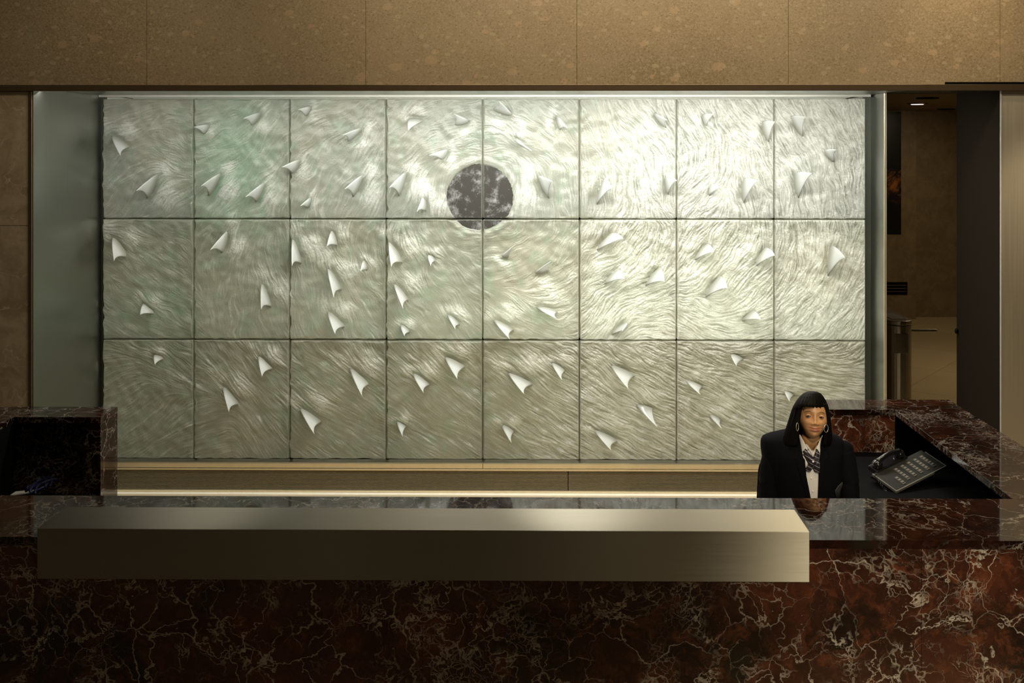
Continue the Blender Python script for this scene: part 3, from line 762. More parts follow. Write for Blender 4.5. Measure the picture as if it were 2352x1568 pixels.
# ---------------------------------------------------------------- desk phone
px_ = (1.939, 5.373, .872, .301, -.205, .568); LX, LY = .378, .158
zlow = zW
ph = empty('desk_phone', (px_[0], px_[1], px_[2]), 'black corded desk phone with a grey key panel, on the dark work surface', 'phone')
ph.rotation_euler = (Matrix.Rotation(px_[5], 4, 'Z') @ Matrix.Rotation(px_[3], 4, 'X') @ Matrix.Rotation(px_[4], 4, 'Y')).to_euler()
M['key_grey'] = plain('warm_grey_plastic', (.012, .0115, .009), .55, spec=.3)
M['key_rim'] = plain('grey_metal_rim', (.17, .16, .135), .45, .3)
M['key'] = plain('pale_key_strip', (.075, .07, .06), .5)
MB().box(-LX/2, LX/2, -LY/2, LY/2, -.008, 0).build('key_panel', M['key_grey'], ph, bevel=.002)
mb = MB(); mb.box(-LX/2-.004, LX/2+.004, -LY/2-.006, -LY/2, -.012, .003).box(-LX/2-.006, -LX/2, -LY/2-.006, LY/2, -.012, .003).box(LX/2, LX/2+.004, -LY/2-.006, LY/2*.7, -.012, .003)
mb.build('rim', M['key_rim'], ph, bevel=.001)
# wedge body below and the cradle behind
vs = [(-LX/2, -LY/2, -.009), (LX/2, -LY/2, -.009), (LX/2, LY/2, -.009), (-LX/2, LY/2, -.009), (-LX/2+.01, -LY/2+.02, -.013), (LX/2-.01, -LY/2+.02, -.013), (LX/2-.01, LY/2+.03, -.05), (-LX/2+.01, LY/2+.03, -.05)]
MB().add(vs, [(0,1,2,3),(7,6,5,4),(0,4,5,1),(1,5,6,2),(2,6,7,3),(3,7,4,0)]).build('body', M['black_gloss'], ph, bevel=.004)
for i in range(6):
    x = LX/2-.050-i*.050
    ln = .098 if i < 5 else .062
    y1 = .045 if i < 5 else -.004
    st = MB().box(x-.012, x+.012, y1-ln, y1, 0, .003).build('key_strip', M['key'], ph, bevel=.001)
    mb = MB()
    for k in range(int(ln/.018)):
        y = y1-.009-k*.018; mb.box(x-.009, x+.009, y-.006, y+.006, .003, .0065)
    mb.build('keys', M['key_rim'], st, bevel=.001)
hs = []
for t in np.linspace(-1, 1, 15):
    hs.append((-.045+t*.085, .105, .052-.018*t*t))
hand = MB().tube(hs, [.013+.004*abs(t)**3 for t in np.linspace(-1, 1, 15)], 12)
hand.ball((-.13, .103, .022), .028, 1, 1.05, .85).ball((.04, .103, .022), .028, 1, 1.05, .85)
hand.build('handset', M['black_gloss'], ph, smooth=True)
MB().box(-.165, .075, .07, .135, -.02, .006).build('cradle', M['black_gloss'], ph, bevel=.006)
cord = [(-.19-.02*t+.008*cos(t*40), .06-.10*t+.008*sin(t*40)*.6, .0-.03*t+.008*sin(t*40)) for t in np.linspace(0, 1, 110)]
MB().tube(cord, .0018, 6).build('cord', M['black_gloss'], ph, smooth=True)
# stand that carries the phone
bpy.context.view_layer.update()
c0 = ph.matrix_world @ Vector((.09, .02, -.04))
pd = MB().box(c0.x-.05, c0.x+.05, c0.y-.045, c0.y+.045, zW, c0.z-.012).build('phone_riser', M['black'], bevel=.004)
tag(pd, 'black riser block under the desk phone on the dark work surface', 'stand')

# card and strap on the left work surface
cc = at(52, 1130, 5.2); 
cz = zW
def onW(px, py, h=0.0): return atz(px, py, zWL+h)
a, b, c_, d = onW(24, 1136, .012), onW(72, 1130, .012), onW(80, 1124, .012), onW(36, 1128, .012)
vs = [a, b, c_, d]+[p-Vector((0, 0, .006)) for p in (a, b, c_, d)]
card = MB().add(vs, [(0,1,2,3),(7,6,5,4),(0,4,5,1),(1,5,6,2),(2,6,7,3),(3,7,4,0)]).build('card', M['white'])
tag(card, 'white card lying by the blue strap on the left work surface', 'card')
mb = MB()
for k in range(5):
    p0 = onW(58, 1127, .02); pts = []
    for t in np.linspace(0, 1, 24):
        q = p0+Vector((.02+.10*t+.02*sin(5*t+k*1.3), .03*k-.04+.06*sin(4*t+k*2), .010+.03*abs(sin(3*t+k))))
        pts.append(q)
    mb.tube(pts, .006, 6)
strap = mb.build('blue_strap', plain('royal_blue_cloth', (.006, .010, .075), .6), smooth=True)
tag(strap, 'crumpled royal blue strap on the left work surface beside the white card', 'strap')
a, b, c_, d = onW(-40, 1140, .012), onW(2, 1125, .012), onW(23, 1109, .012), onW(8, 1111, .012)
vs = [a, b, c_, d]+[p-Vector((0, 0, .008)) for p in (a, b, c_, d)]
nb_ = MB().add(vs, [(0,1,2,3),(7,6,5,4),(0,4,5,1),(1,5,6,2),(2,6,7,3),(3,7,4,0)]).build('notepad', plain('grey_paper', (.42, .42, .38), .6))
tag(nb_, 'grey notepad at the dark left end of the work surface', 'notepad')

# ---------------------------------------------------------------- hall things
Yt = 9.2
tc = at(2075, 736, Yt); ztn = tc.z
xr = at(2103, 800, Yt).x; r_ = .125; xc_ = xr-r_
ts = empty('turnstile', (xc_, Yt+.6, 0), 'brushed steel optical turnstile with a short barrier arm and blue light', 'turnstile')
def stadium(r, ya, yb, n=16):
    p = [(xc_+r*cos(t), ya+r-r*sin(t)) for t in np.linspace(0, pi, n)]
    return p+[(xc_-r, yb), (xc_+r, yb)]
St = steel('turnstile_steel', (.42, .38, .30), .34, .4, (0, 0, 1), 'Z', .03)
MB().prism(stadium(r_, Yt, Yt+1.2), 0, ztn-.05).build('body', St, ts, bevel=.004)
MB().prism(stadium(r_+.003, Yt-.003, Yt+1.2), ztn-.046, ztn-.006).build('lid', St, ts, bevel=.006)
MB().box(xc_-.06, xc_+.075, Yt+.10, Yt+.42, ztn-.006, ztn-.001).build('reader_panel', plain('reader_glass', (.30, .29, .27), .2), ts, bevel=.002)
MB().box(xc_-r_-.006, xc_-r_+.004, Yt+.16, Yt+1.15, .08, ztn-.10).build('side_panel', M['black_gloss'], ts, bevel=.003)
MB().box(xc_-.06, xc_+.06, Yt-.004, Yt+.02, ztn-.30, ztn-.12).build('access_hatch', St, ts, bevel=.004)
e_ = N('blue_led'); em = e_.n('ShaderNodeEmission', {0: (.03, .03, 1, 1), 1: 6.}); e_.t.links.new(em.outputs[0], e_.out.inputs[0])
MB().ball((xc_-.075, Yt+.085, ztn-.028), .013, nu=14, nv=8).build('led', e_.m, ts, smooth=True)['label'] = 'small glowing blue light'
za = at(2120, 759, Yt+.2).z
MB().tube([(xr-.02, Yt+.2, za), (at(2151, 759, Yt+.2).x, Yt+.2, za)], .015, 16).build('arm', St, ts, bevel=.002)
fix_parent(ts)
# grille and dark picture on the pier
yp = YP-.012
v0 = at(2004, 676, yp); v1 = at(2084, 648, yp)
vt = empty('wall_vent', (v1.x-.25, yp, v0.z), 'black slotted wall vent low on the brown marble wall of the hall', 'vent')
x0 = v0.x-.2; x1 = v1.x
MB().box(x0, x1, yp+.004, YP-.001, v0.z, v1.z).build('back_plate', M['black'], vt)
for i in range(3):
    z = v0.z+(v1.z-v0.z)*(i+1)/4
    MB().box(x0+.01, x1-.01, yp-.004, yp+.006, z-.006, z+.006).build('slat', M['bronze'], vt)
mb = MB(); mb.box(x0, x1, yp-.006, yp+.004, v0.z, v0.z+.012).box(x0, x1, yp-.006, yp+.004, v1.z-.012, v1.z).box(x1-.012, x1, yp-.006, yp+.004, v0.z, v1.z)
mb.build('frame', M['black'], vt); fix_parent(vt)
n = N('dark_picture_reflection'); o_ = n.obj()
nn = n.noise(o_, 2.4, 6, .7, 1.0)
zz = n.n('ShaderNodeSeparateXYZ', {0: o_}).outputs[2]
band = n.math('MULTIPLY', n.smooth(zz, 1.7, 1.95), n.smooth(zz, 2.28, 2.2))
cc_ = n.mix(n.math('MULTIPLY', n.smooth(nn, .48, .66), band), (.004, .003, .003), (.30, .10, .02))  # orange reflection painted into the black of the panel
n.bsdf(Base_Color=cc_, Roughness=.2)
p0 = at(1990, 538, yp); p1 = at(2070, 256, yp)
pic = MB().box(p0.x, p1.x, yp, YP-.001, p0.z, min(p1.z, ZC-.01)).build('dark_picture', n.m, bevel=.003)
tag(pic, 'tall black panel with a painted orange reflection on the hall wall', 'picture')
# hall ceiling lights, knob
for (qx, qy, mt, lab) in ((2107, 238, 'lit', 'small glowing recessed light in the hall ceiling'), (2173, 250.5, 'b', 'dark recessed fixture in the hall ceiling near the back wall'), (2130, 225, 'b', 'dim recessed fixture in the hall ceiling, nearest the opening')):
    q = atz(qx, qy, ZC-.004)
    dl = empty('recessed_light', (q.x, q.y, ZC), lab, 'ceiling light', 'recessed lights of the hall ceiling')
    t_ = np.linspace(0, 2*pi, 28, endpoint=False)
    MB().prism([(q.x+.12*cos(t), q.y+.12*sin(t)) for t in t_], ZC-.012, ZC-.001).build('trim_ring', M['bronze'] if mt == 'lit' else M['black'], dl)
    if mt == 'lit':
        e_ = N('warm_bulb'); em = e_.n('ShaderNodeEmission', {0: (1, .93, .8, 1), 1: 2.2}); e_.t.links.new(em.outputs[0], e_.out.inputs[0]); lm = e_.m
    else: lm = M['dark']
    MB().prism([(q.x+.075*cos(t), q.y+.075*sin(t)) for t in t_], ZC-.016, ZC-.0125).build('lens', lm, dl)
    fix_parent(dl)
kx = XC/(2195-1255)*F
kp = at(2193, 761, kx-.05)
knob = MB().ball((XC-.020, kx-.03, kp.z), .013, .9, 1, 1.5).tube([(XC-.02, kx-.03, kp.z), (XC-.006, kx-.03, kp.z)], .006, 12).build('door_knob', M['black'], smooth=True)
tag(knob, 'small black knob on the edge of the dark column side', 'knob')

# ---------------------------------------------------------------- the seated person
YP0 = 5.05
HC = at(1867.5, 955, YP0)                   # between the eyes
ROLL, PITCH, TURN = radians(2.5), radians(-13), radians(-9)
def g2(x, z, x0, z0, sx, sz): return np.exp(-((x-x0)/sx)**2-((z-z0)/sz)**2)
def head_surface(nu=150, nv=130):
    """head in its own frame: x to the viewer's right, y out of the face, z up, origin between the eyes"""
    a = np.linspace(0, 2*pi, nu, endpoint=False)[:, None]; b = np.linspace(0.0, pi, nv)[None, :]
    b = b+0*a; a = a+0*b
    x = .0700*np.sin(b)*np.sin(a); y = .094*np.sin(b)*np.cos(a); z = .112*np.cos(b)+.004
    s = np.clip(-(z-.0)/.108, 0, 1)
    x = x*(1-.235*s**1.9)*(1+.05*np.exp(-((z+.03)/.03)**2))
    fr = np.clip(np.cos(a), 0, 1)
    y = y+.030*s**1.5*fr**.7
    y = np.where(y < 0, y*(1-.25*s), y)
    y -= .006*fr*np.exp(-((z-.0)/.03)**2)
    w_ = sst(np.cos(a)*np.sin(b), .12, .55)
    X, Z = x, z
    d = .0035*(g2(X, Z, -.028, .021, .020, .008)+g2(X, Z, .028, .021, .020, .008))
    d -= .0095*(g2(X, Z, -.0315, .001, .015, .0105)+g2(X, Z, .0315, .001, .015, .0105))
    d -= .004*(g2(X, Z, -.014, .002, .006, .009)+g2(X, Z, .014, .002, .006, .009))
    d += .007*g2(X, Z, 0, -.002, .0075, .014)+.011*g2(X, Z, 0, -.018, .0085, .012)+.0175*g2(X, Z, 0, -.0335, .0105, .0085)
    d += .0105*(g2(X, Z, -.0145, -.036, .0065, .0065)+g2(X, Z, .0145, -.036, .0065, .0065))
    d += .0085*(g2(X, Z, -.041, -.029, .017, .014)+g2(X, Z, .041, -.029, .017, .014))
    d -= .003*(g2(X, Z, -.030, -.048, .005, .014)+g2(X, Z, .030, -.048, .005, .014))
    zc = Z-7.*X*X*np.exp(-(X/.05)**2)        # the smile lifts the corners
    d += .0052*g2(X, zc, 0, -.0560, .028, .0040)*(1-.22*np.exp(-(X/.004)**2))
    d += .0064*g2(X, zc, 0, -.0672, .023, .0048)
    d -= .0055*g2(X, zc, 0, -.0612, .033, .0016)
    d -= .0025*g2(X, zc, 0, -.0775, .02, .004)
    d += .0055*g2(X, Z, 0, -.093, .016, .013)
    d -= .0012*g2(X, Z, 0, -.047, .0025, .006)
    y = y+d*w_
    # ears
    return x, y, z
def head_m():
    return Matrix.Translation(HC) @ Matrix.Rotation(TURN, 4, 'Z') @ Matrix.Rotation(ROLL, 4, 'Y') @ Matrix.Rotation(PITCH, 4, 'X')
# viewer frame: x right, y out of the face is world -Y (so mirror y)
HM = head_m()
def hw(p): return HM @ Vector((p[0], -p[1], p[2]))
x_, y_, z_ = head_surface()
mb = MB(); mb.grid([[hw((x_[i, j], y_[i, j], z_[i, j])) for j in range(x_.shape[1])] for i in range(x_.shape[0])], True)
for sx in (-1, 1):                            # ears
    P = []
    for i in range(18):
        t = 2*pi*i/18; row = []
        for j in range(8):
            u = j/7; rr = sin(pi*u)
            row.append(hw((sx*(.060+.008*sin(pi*u)+.008*u+.003*cos(t)), -.006-.010*u+.016*cos(t)*rr, -.016+.031*sin(t)*rr)))
        P.append(row)
    mb.grid(P, True)
headmesh = mb
# skeleton of the rest of the body, grown with a skin modifier
CX = at(1861, 1060, 5.1).x
def B_(x, y, z): return Vector((CX+x, y, z))
neck0 = hw((0, -.02, -.075))
joints = {
 'pelvis': (B_(0, 5.22, .56), .13), 'waist': (B_(0, 5.20, .74), .115), 'chest': (B_(0, 5.17, .93), .115), 'nb': (B_(0, 5.13, 1.06), .055), 'nt': (neck0, .050),
 'shl': (B_(-.165, 5.16, 1.00), .050), 'ell': (B_(-.225, 5.10, .74), .038), 'wrl': (B_(-.10, 4.88, .655), .024), 'hl': (B_(-.055, 4.83, .65), .026),
 'shr': (B_(.165, 5.16, 1.00), .050), 'elr': (B_(.225, 5.10, .74), .038), 'wrr': (B_(.10, 4.88, .655), .024), 'hr': (B_(.055, 4.83, .65), .026),
 'hpl': (B_(-.09, 5.18, .53), .090), 'knl': (B_(-.11, 4.74, .53), .058), 'anl': (B_(-.11, 4.78, .12), .036), 'tol': (B_(-.12, 4.63, .045), .030),
 'hpr': (B_(.09, 5.18, .53), .090), 'knr': (B_(.11, 4.74, .53), .058), 'anr': (B_(.11, 4.78, .12), .036), 'tor': (B_(.12, 4.63, .045), .030)}
bones = [('pelvis','waist'),('waist','chest'),('chest','nb'),('nb','nt'),('chest','shl'),('shl','ell'),('ell','wrl'),('wrl','hl'),('chest','shr'),('shr','elr'),('elr','wrr'),('wrr','hr'),
 ('pelvis','hpl'),('hpl','knl'),('knl','anl'),('anl','tol'),('pelvis','hpr'),('hpr','knr'),('knr','anr'),('anr','tor')]
for s_, k in ((-1, 'l'), (1, 'r')):
    h = joints['h'+k][0]
    fd = Vector((-s_*.8, -.55, -.1)).normalized(); up = Vector((-s_*.5, .8, .15)).normalized()
    for i, (off, ln) in enumerate(((-.026, .068), (-.009, .078), (.009, .074), (.025, .058))):
        a = h-up*off*1.0+fd*.02; b = a+fd*ln*.5+Vector((0, 0, -.006)); c = b+fd*ln*.45+Vector((0, 0, -.022))
        for nm, p, r in (('a', a, .0095), ('b', b, .0085), ('c', c, .0075)): joints['f%s%d%s' % (k, i, nm)] = (p, r)
        bones += [('h'+k, 'f%s%da' % (k, i)), ('f%s%da' % (k, i), 'f%s%db' % (k, i)), ('f%s%db' % (k, i), 'f%s%dc' % (k, i))]
    a = h+up*.028-fd*.02; b = a+up*.02+fd*.025
    joints['t%sa' % k] = (a, .011); joints['t%sb' % k] = (b, .009); bones += [('h'+k, 't%sa' % k), ('t%sa' % k, 't%sb' % k)]
names = list(joints); me = bpy.data.meshes.new('skel')
me.from_pydata([tuple(joints[k][0]) for k in names], [(names.index(a), names.index(b)) for a, b in bones], [])
sk = bpy.data.objects.new('skel', me); COL.objects.link(sk)
md = sk.modifiers.new('k', 'SKIN')
for i, k in enumerate(names):
    r = joints[k][1]; me.skin_vertices[0].data[i].radius = (r, r)
    me.skin_vertices[0].data[i].use_root = (k == 'pelvis')
md2 = sk.modifiers.new('u', 'SUBSURF'); md2.levels = 2
bpy.context.view_layer.update()
dg = bpy.context.evaluated_depsgraph_get(); ev = sk.evaluated_get(dg); em_ = ev.to_mesh()
headmesh.add([tuple(v.co) for v in em_.vertices], [tuple(p.vertices) for p in em_.polygons]); ev.to_mesh_clear()
bpy.data.objects.remove(sk)
n = N('warm_brown_skin'); o_ = n.obj()
lip = n.n('ShaderNodeAttribute', attribute_name='lip').outputs['Fac']; fr_ = n.noise(o_, 45, 4)
sk_c = n.mix(fr_, (.44, .235, .110), (.52, .29, .145))
sk_c = n.mix(lip, sk_c, (.36, .125, .090))
n.bsdf(Base_Color=sk_c, Roughness=.42, Subsurface_Weight=.12, Subsurface_Radius=(.012, .005, .003), Subsurface_Scale=.5)
SKIN = n.m
tmp = headmesh.build('tmp', SKIN, weld=True)
rm = tmp.modifiers.new('r', 'REMESH'); rm.mode = 'VOXEL'; rm.voxel_size = .0026
sm = tmp.modifiers.new('s', 'SMOOTH'); sm.factor = .4; sm.iterations = 1
bpy.context.view_layer.update(); dg = bpy.context.evaluated_depsgraph_get()
bme = bpy.data.meshes.new_from_object(tmp.evaluated_get(dg)); bpy.data.objects.remove(tmp)
bme.name = 'person'
inv = HM.inverted()
cov = np.empty(len(bme.vertices)*3, np.float32); bme.vertices.foreach_get('co', cov); cov = cov.reshape(-1, 3)
hv = (np.array(inv)[:3, :3] @ cov.T).T+np.array(inv)[:3, 3]; hx, hy, hz = hv[:, 0], -hv[:, 1], hv[:, 2]
zc = hz-7.*hx*hx*np.exp(-(hx/.05)**2)
lipv = np.maximum(sst(1-((hx/.030)**2+((zc+.0565)/.0050)**2), 0, .35), sst(1-((hx/.026)**2+((zc+.0668)/.0062)**2), 0, .35))*(hy > .05)*(np.abs(hx) < .03)
la = bme.attributes.new('lip', 'FLOAT', 'POINT'); la.data.foreach_set('value', lipv.astype(np.float32))
bme.polygons.foreach_set('use_smooth', [True]*len(bme.polygons))
bme.materials.clear(); bme.materials.append(SKIN)
person = bpy.data.objects.new('person', bme); COL.objects.link(person)
tag(person, 'seated smiling person with long black hair and bangs, navy blazer, white collar, hoop earrings', 'person')

eyew = plain('eye_white', (.22, .17, .13), .4); iris = plain('dark_iris', (.018, .010, .007), .12, coat=1.)
browm = plain('eyebrow', (.085, .045, .025), .7)
for sx in (-1, 1):
    ex = sx*.0315
    yy = .0745
    e = MB().ball((0, 0, 0), .0118, nu=24, nv=16)
    e.v = [tuple(hw((ex+v[0], yy+v[1], v[2]+.0005))) for v in e.v]
    eb = e.build('eyeball', eyew, person, smooth=True)
    P = []
    for i in range(20):
        t = 2*pi*i/20
        P.append([hw((ex-.0022+.0056*(j/5)*cos(t), yy+.0122-.0012*(j/5)**2, .0000+.0056*(j/5)*sin(t))) for j in range(6)])
    MB().grid(P, True).build('iris', iris, eb, smooth=True)
    # heavy upper lid, thin lower lid and a dark lash line
    P = []; Q = []
    for i in range(17):
        t = -1+2*i/16
        row = []
        for j in range(7):
            u = j/6; ang = radians(14+66*u)-.16*t*t*.0
            zz_ = .0128*sin(radians(11-17*t*t+67*u*(1-.7*t*t))); xx_ = .0122*t*(1-.1*u)
            yd = math.sqrt(max(0, .0128**2-zz_**2-(xx_*.72)**2))
            row.append(hw((ex+xx_, yy+yd*1.0, zz_+.0006)))
        P.append(row)
    MB().grid(P).build('upper_eyelid', SKIN, person, smooth=True, solid=.0008)
    for i in range(17):
        t = -1+2*i/16; zz_ = .0128*sin(radians(11-17*t*t)); xx_ = .0122*t
        yd = math.sqrt(max(0, .0130**2-zz_**2-(xx_*.72)**2)); Q.append(hw((ex+xx_, yy+yd+.0003, zz_+.0003)))
    MB().tube(Q, .0009, 6).build('eyelashes', browm, person, smooth=True)
    Q = []
    for i in range(15):
        t = i/14; xx_ = sx*(.014+.036*t); zz_ = .0165+.0085*sin(pi*min(1, t*1.0)**.8*.85)-.003*t
        k_ = .0705-.9*max(0, abs(xx_)-.018)**1.6*3
        Q.append(hw((xx_, .0905-.35*abs(xx_)**1.35*1.9, zz_)))
    MB().tube(Q, [.0006+.0011*sin(pi*(i/14)**.7) for i in range(15)], 6).build('eyebrow', browm, person, smooth=True)
    # hoop earring
    hc_ = (1831.5, 980, 2.6, 9.5, -.068) if sx < 0 else (1897.5, 983.5, 4.8, 9.0, -.082)
    ring_ = [at(hc_[0]+hc_[2]*cos(t), hc_[1]+hc_[3]*sin(t), YP0+hc_[4]+.010*cos(t)) for t in np.linspace(0, 2*pi, 36, endpoint=False)]
    er = MB().tube(ring_, .0010, 8, closed=True).build('hoop_earring', M['alu'], person, smooth=True)
    er['label'] = 'silver hoop earring'

# hair: dome, long sides, ragged bangs
n = N('straight_black_hair'); o_ = n.obj()
hs_ = n.noise(n.mapping(o_, scale=(260, 260, 9)), 1, 4, .6)
n.bsdf(Base_Color=n.mix(hs_, (.002, .002, .002), (.006, .005, .005)), Roughness=.5, Normal=n.bump(hs_, .35, .002), Specular_IOR_Level=.07)
HAIR = n.m
def W_(px, py, dy=0.): return at(px, py, YP0+dy)
# silhouette table: photo row -> left, right
sil = [(897.5, 1864, 1866), (899, 1853, 1877), (903, 1845, 1885), (910, 1837, 1891), (920, 1829, 1897), (932, 1822, 1902), (945, 1817, 1905), (960, 1812.5, 1907.5), (980, 1806, 1909.5), (1000, 1800, 1911), (1014, 1797, 1911.5), (1040, 1797, 1911)]
sy_ = [s[0] for s in sil]; sl_ = [s[1] for s in sil]; sr_ = [s[2] for s in sil]
NP, NVV = 200, 46
P = []
rb = random.Random(3); jag = [rb.uniform(-3.5, 3.5) for _ in range(60)]
for i in range(NP):
    a = 2*pi*i/NP                      # 0 = towards the camera
    aa = (a+pi) % (2*pi)-pi            # -pi..pi
    # row where this strand ends
    front = abs(aa) < radians(52)
    if front:
        edge_ = abs(aa)/radians(52)
        bot = 932+7*edge_**2+jag[int((aa+pi)*9.5) % 60]*(1-edge_*.4)+(1.5 if i % 2 else -1)
        if edge_ > .86: bot += (edge_-.86)/.14*20
    else: bot = 1022 if abs(aa) < radians(100) else 1036
    row = []
    for j in range(NVV):
        v = (j/(NVV-1))**(1.5)
        py = 897.5+(bot-897.5)*v
        l = np.interp(py, sy_, sl_); r = np.interp(py, sy_, sr_); c = (l+r)/2; hwid = (r-l)/2
        dep = .108*min(1, (hwid/38.)**.9)
        strand = 1+.012*sin(i*2.7)+.008*sin(i*7.1)
        dyc = .015 if py < 940 else .015+(py-940)/70*.012
        ca = cos(a); sa = sin(a)
        yo = -dep*ca*strand*(1. if ca < 0 else .98)
        if py > 940 and ca > 0: yo = -dep*ca*strand*.85
        row.append(W_(c+hwid*sa*strand, py, dyc+yo))
    P.append(row)
hair = MB().grid(P, True).build('hair', HAIR, person, smooth=True, solid=.010)
hair.modifiers['s'].offset = -1
# inner curtains of hair that frame the face
for sgn in (-1, 1):
    P = []
    for j in range(26):
        t = j/25; py = 926+96*t
        if sgn < 0:
            xi = np.interp(py, [926, 940, 960, 985, 1000, 1022], [1846, 1840, 1836.5, 1834.5, 1834.5, 1833]); xo_ = np.interp(py, sy_, sl_)+3
        else:
            xi = np.interp(py, [926, 940, 960, 985, 1000, 1022], [1890, 1895, 1898.5, 1899, 1893, 1890]); xo_ = np.interp(py, sy_, sr_)-2
        row = []
        for k in range(9):
            u = k/8; row.append(W_(xi+(xo_-xi)*u+.4*sin(k*2+j*.1), py, -.050+.055*u**1.5-.012*sin(pi*u)+(.022*max(0, t-.5))))
        P.append(row)
    MB().grid(P).build('hair_lock', HAIR, hair, smooth=True, solid=.012)

# blazer
n = N('navy_black_wool'); o_ = n.obj()
wv = n.noise(o_, 420, 2)
n.bsdf(Base_Color=n.mix(wv, (.0016, .0018, .0032), (.0030, .0034, .0055)), Roughness=.9, Specular_IOR_Level=.10, Normal=n.bump(wv, .15, .001))
WOOL = n.m
YJ = 4.99
kx_ = F/YJ
def bodyrow(py):
    """half width left, right, half depth at a photo row (chest plane)"""
    L = np.interp(py, [1004, 1010, 1014, 1018, 1023, 1030, 1045, 1080, 1150, 1300], [1842, 1815, 1797, 1779, 1767, 1763.5, 1763, 1768, 1775, 1778])
    R = np.interp(py, [1004, 1010, 1014, 1018, 1023, 1030, 1045, 1080, 1150, 1300], [1888, 1911, 1925, 1939, 1948, 1954, 1957, 1953, 1948, 1946])
    D = np.interp(py, [1004, 1014, 1030, 1060, 1100, 1300], [.055, .075, .10, .125, .13, .125])
    return L, R, D
def opening(py):
    return (np.interp(py, [990, 997, 1040, 1080, 1140, 1200, 1300], [1835, 1835, 1842, 1849, 1861, 1874, 1877]),
            np.interp(py, [990, 1000, 1045, 1083, 1140, 1200, 1300], [1887, 1886, 1883, 1883, 1881, 1879, 1878]))
ZR = [1004, 1007, 1010, 1014, 1018, 1023, 1030, 1038, 1048, 1060, 1075, 1090, 1110, 1130, 1150, 1180, 1220, 1270, 1300]
YC = 5.13
P = []
NA = 72
for py in ZR:
    L, R, D = bodyrow(py); gl_, gr_ = opening(py); c = (L+R)/2; h = (R-L)/2
    a1 = math.asin(max(-.98, min(.98, (gr_-c)/h))); a0 = math.asin(max(-.98, min(.98, (gl_-c)/h)))+2*pi
    row = []
    for i in range(NA+1):
        a = a1+(a0-a1)*i/NA
        e = .86
        sx_ = math.copysign(abs(sin(a))**e, sin(a)); cx_ = math.copysign(abs(cos(a))**e, cos(a))
        if i == 0: sx_ = (gr_-c)/h
        if i == NA: sx_ = (gl_-c)/h
        p = at(c+h*sx_, py, YJ); row.append(Vector((p.x, YC-D*cx_, p.z)))
    P.append(row)
jk = MB().grid(P).build('blazer', WOOL, person, smooth=True, solid=.007)
# sleeves
for sgn, pts in ((-1, [(1779, 1032, 5.12, .050), (1772, 1062, 5.11, .054), (1766, 1105, 5.09, .052), (1764, 1150, 5.06, .050), (1772, 1185, 4.99, .046), (1800, 1215, 4.90, .040)]),
                 (1, [(1938, 1034, 5.12, .050), (1944, 1066, 5.11, .052), (1950, 1105, 5.09, .050), (1952, 1150, 5.06, .048), (1944, 1185, 4.99, .044), (1918, 1215, 4.90, .038)])):
    cps = [at(a, b, y) for a, b, y, r in pts]; rr = [q[3] for q in pts]
    full = []; fr2 = []
    for i in range(len(cps)-1):
        for k in range(4):
            t = k/4; full.append(cps[i].lerp(cps[i+1], t)); fr2.append(rr[i]*(1-t)+rr[i+1]*t)
    full.append(cps[-1]); fr2.append(rr[-1])
    sl = MB().tube(full, fr2, 20); sl.ball(full[0], rr[0], nu=20, nv=12)
    sl.build('sleeve', WOOL, person, smooth=True)
# lapels
def strip(pairs, y, name, mat, parent, th=.004, bulge=0.):
    P = []
    for (xa_, xb_, py, dy) in pairs:
        P.append([at(xa_+(xb_-xa_)*k/4, py, y+dy-bulge*sin(pi*k/4)) for k in range(5)])
    return MB().grid(P).build(name, mat, parent, smooth=True, solid=th)
def chest(px, py):
    L, R, D = bodyrow(py); c = (L+R)/2; h = (R-L)/2
    q = min(.98, abs((px-c)/h)); return YC-D*(1-q**(2/.86))**(.86/2)
def lay(rows, name, mat, parent, off=.006, th=.003, n_=6):
    """cloth laid on the chest: rows of (left px, right px, row px)"""
    P = []
    for (xa_, xb_, py) in rows:
        r = []
        for k in range(n_+1):
            x = xa_+(xb_-xa_)*k/n_; r.append(at(x, py, chest(x, max(py, 1006))-off))
        P.append(r)
    return MB().grid(P).build(name, mat, parent, smooth=True, solid=th)
lay([(1826, 1836, 1000), (1822, 1839, 1020), (1822, 1842.5, 1040), (1818, 1845, 1050), (1828, 1849, 1056), (1838, 1852, 1092), (1853, 1862, 1142), (1868, 1875, 1200)], 'lapel', WOOL, jk)
lay([(1886, 1896, 1000), (1884, 1899, 1020), (1883, 1902, 1040), (1882.5, 1906, 1050), (1882.5, 1896, 1056), (1882, 1893, 1092), (1880.5, 1886, 1142), (1878, 1880, 1200)], 'lapel', WOOL, jk)
# white shirt under the blazer
n = N('white_cotton'); o_ = n.obj(); f_ = n.noise(o_, 300, 2)
n.bsdf(Base_Color=n.mix(f_, (.62, .61, .62), (.70, .69, .70)), Roughness=.7, Normal=n.bump(n.noise(n.mapping(o_, scale=(14, 14, 3)), 3, 3), .35, .006))
SHIRT = n.m
P = []
for py in [1034, 1042, 1052, 1070, 1090, 1110, 1130, 1150, 1200]:
    P.append([at(x, py, chest(x, py)+.012) for x in np.linspace(1830, 1898, 20)])
sh = MB().grid(P).build('shirt', SHIRT, person, smooth=True, solid=.003)
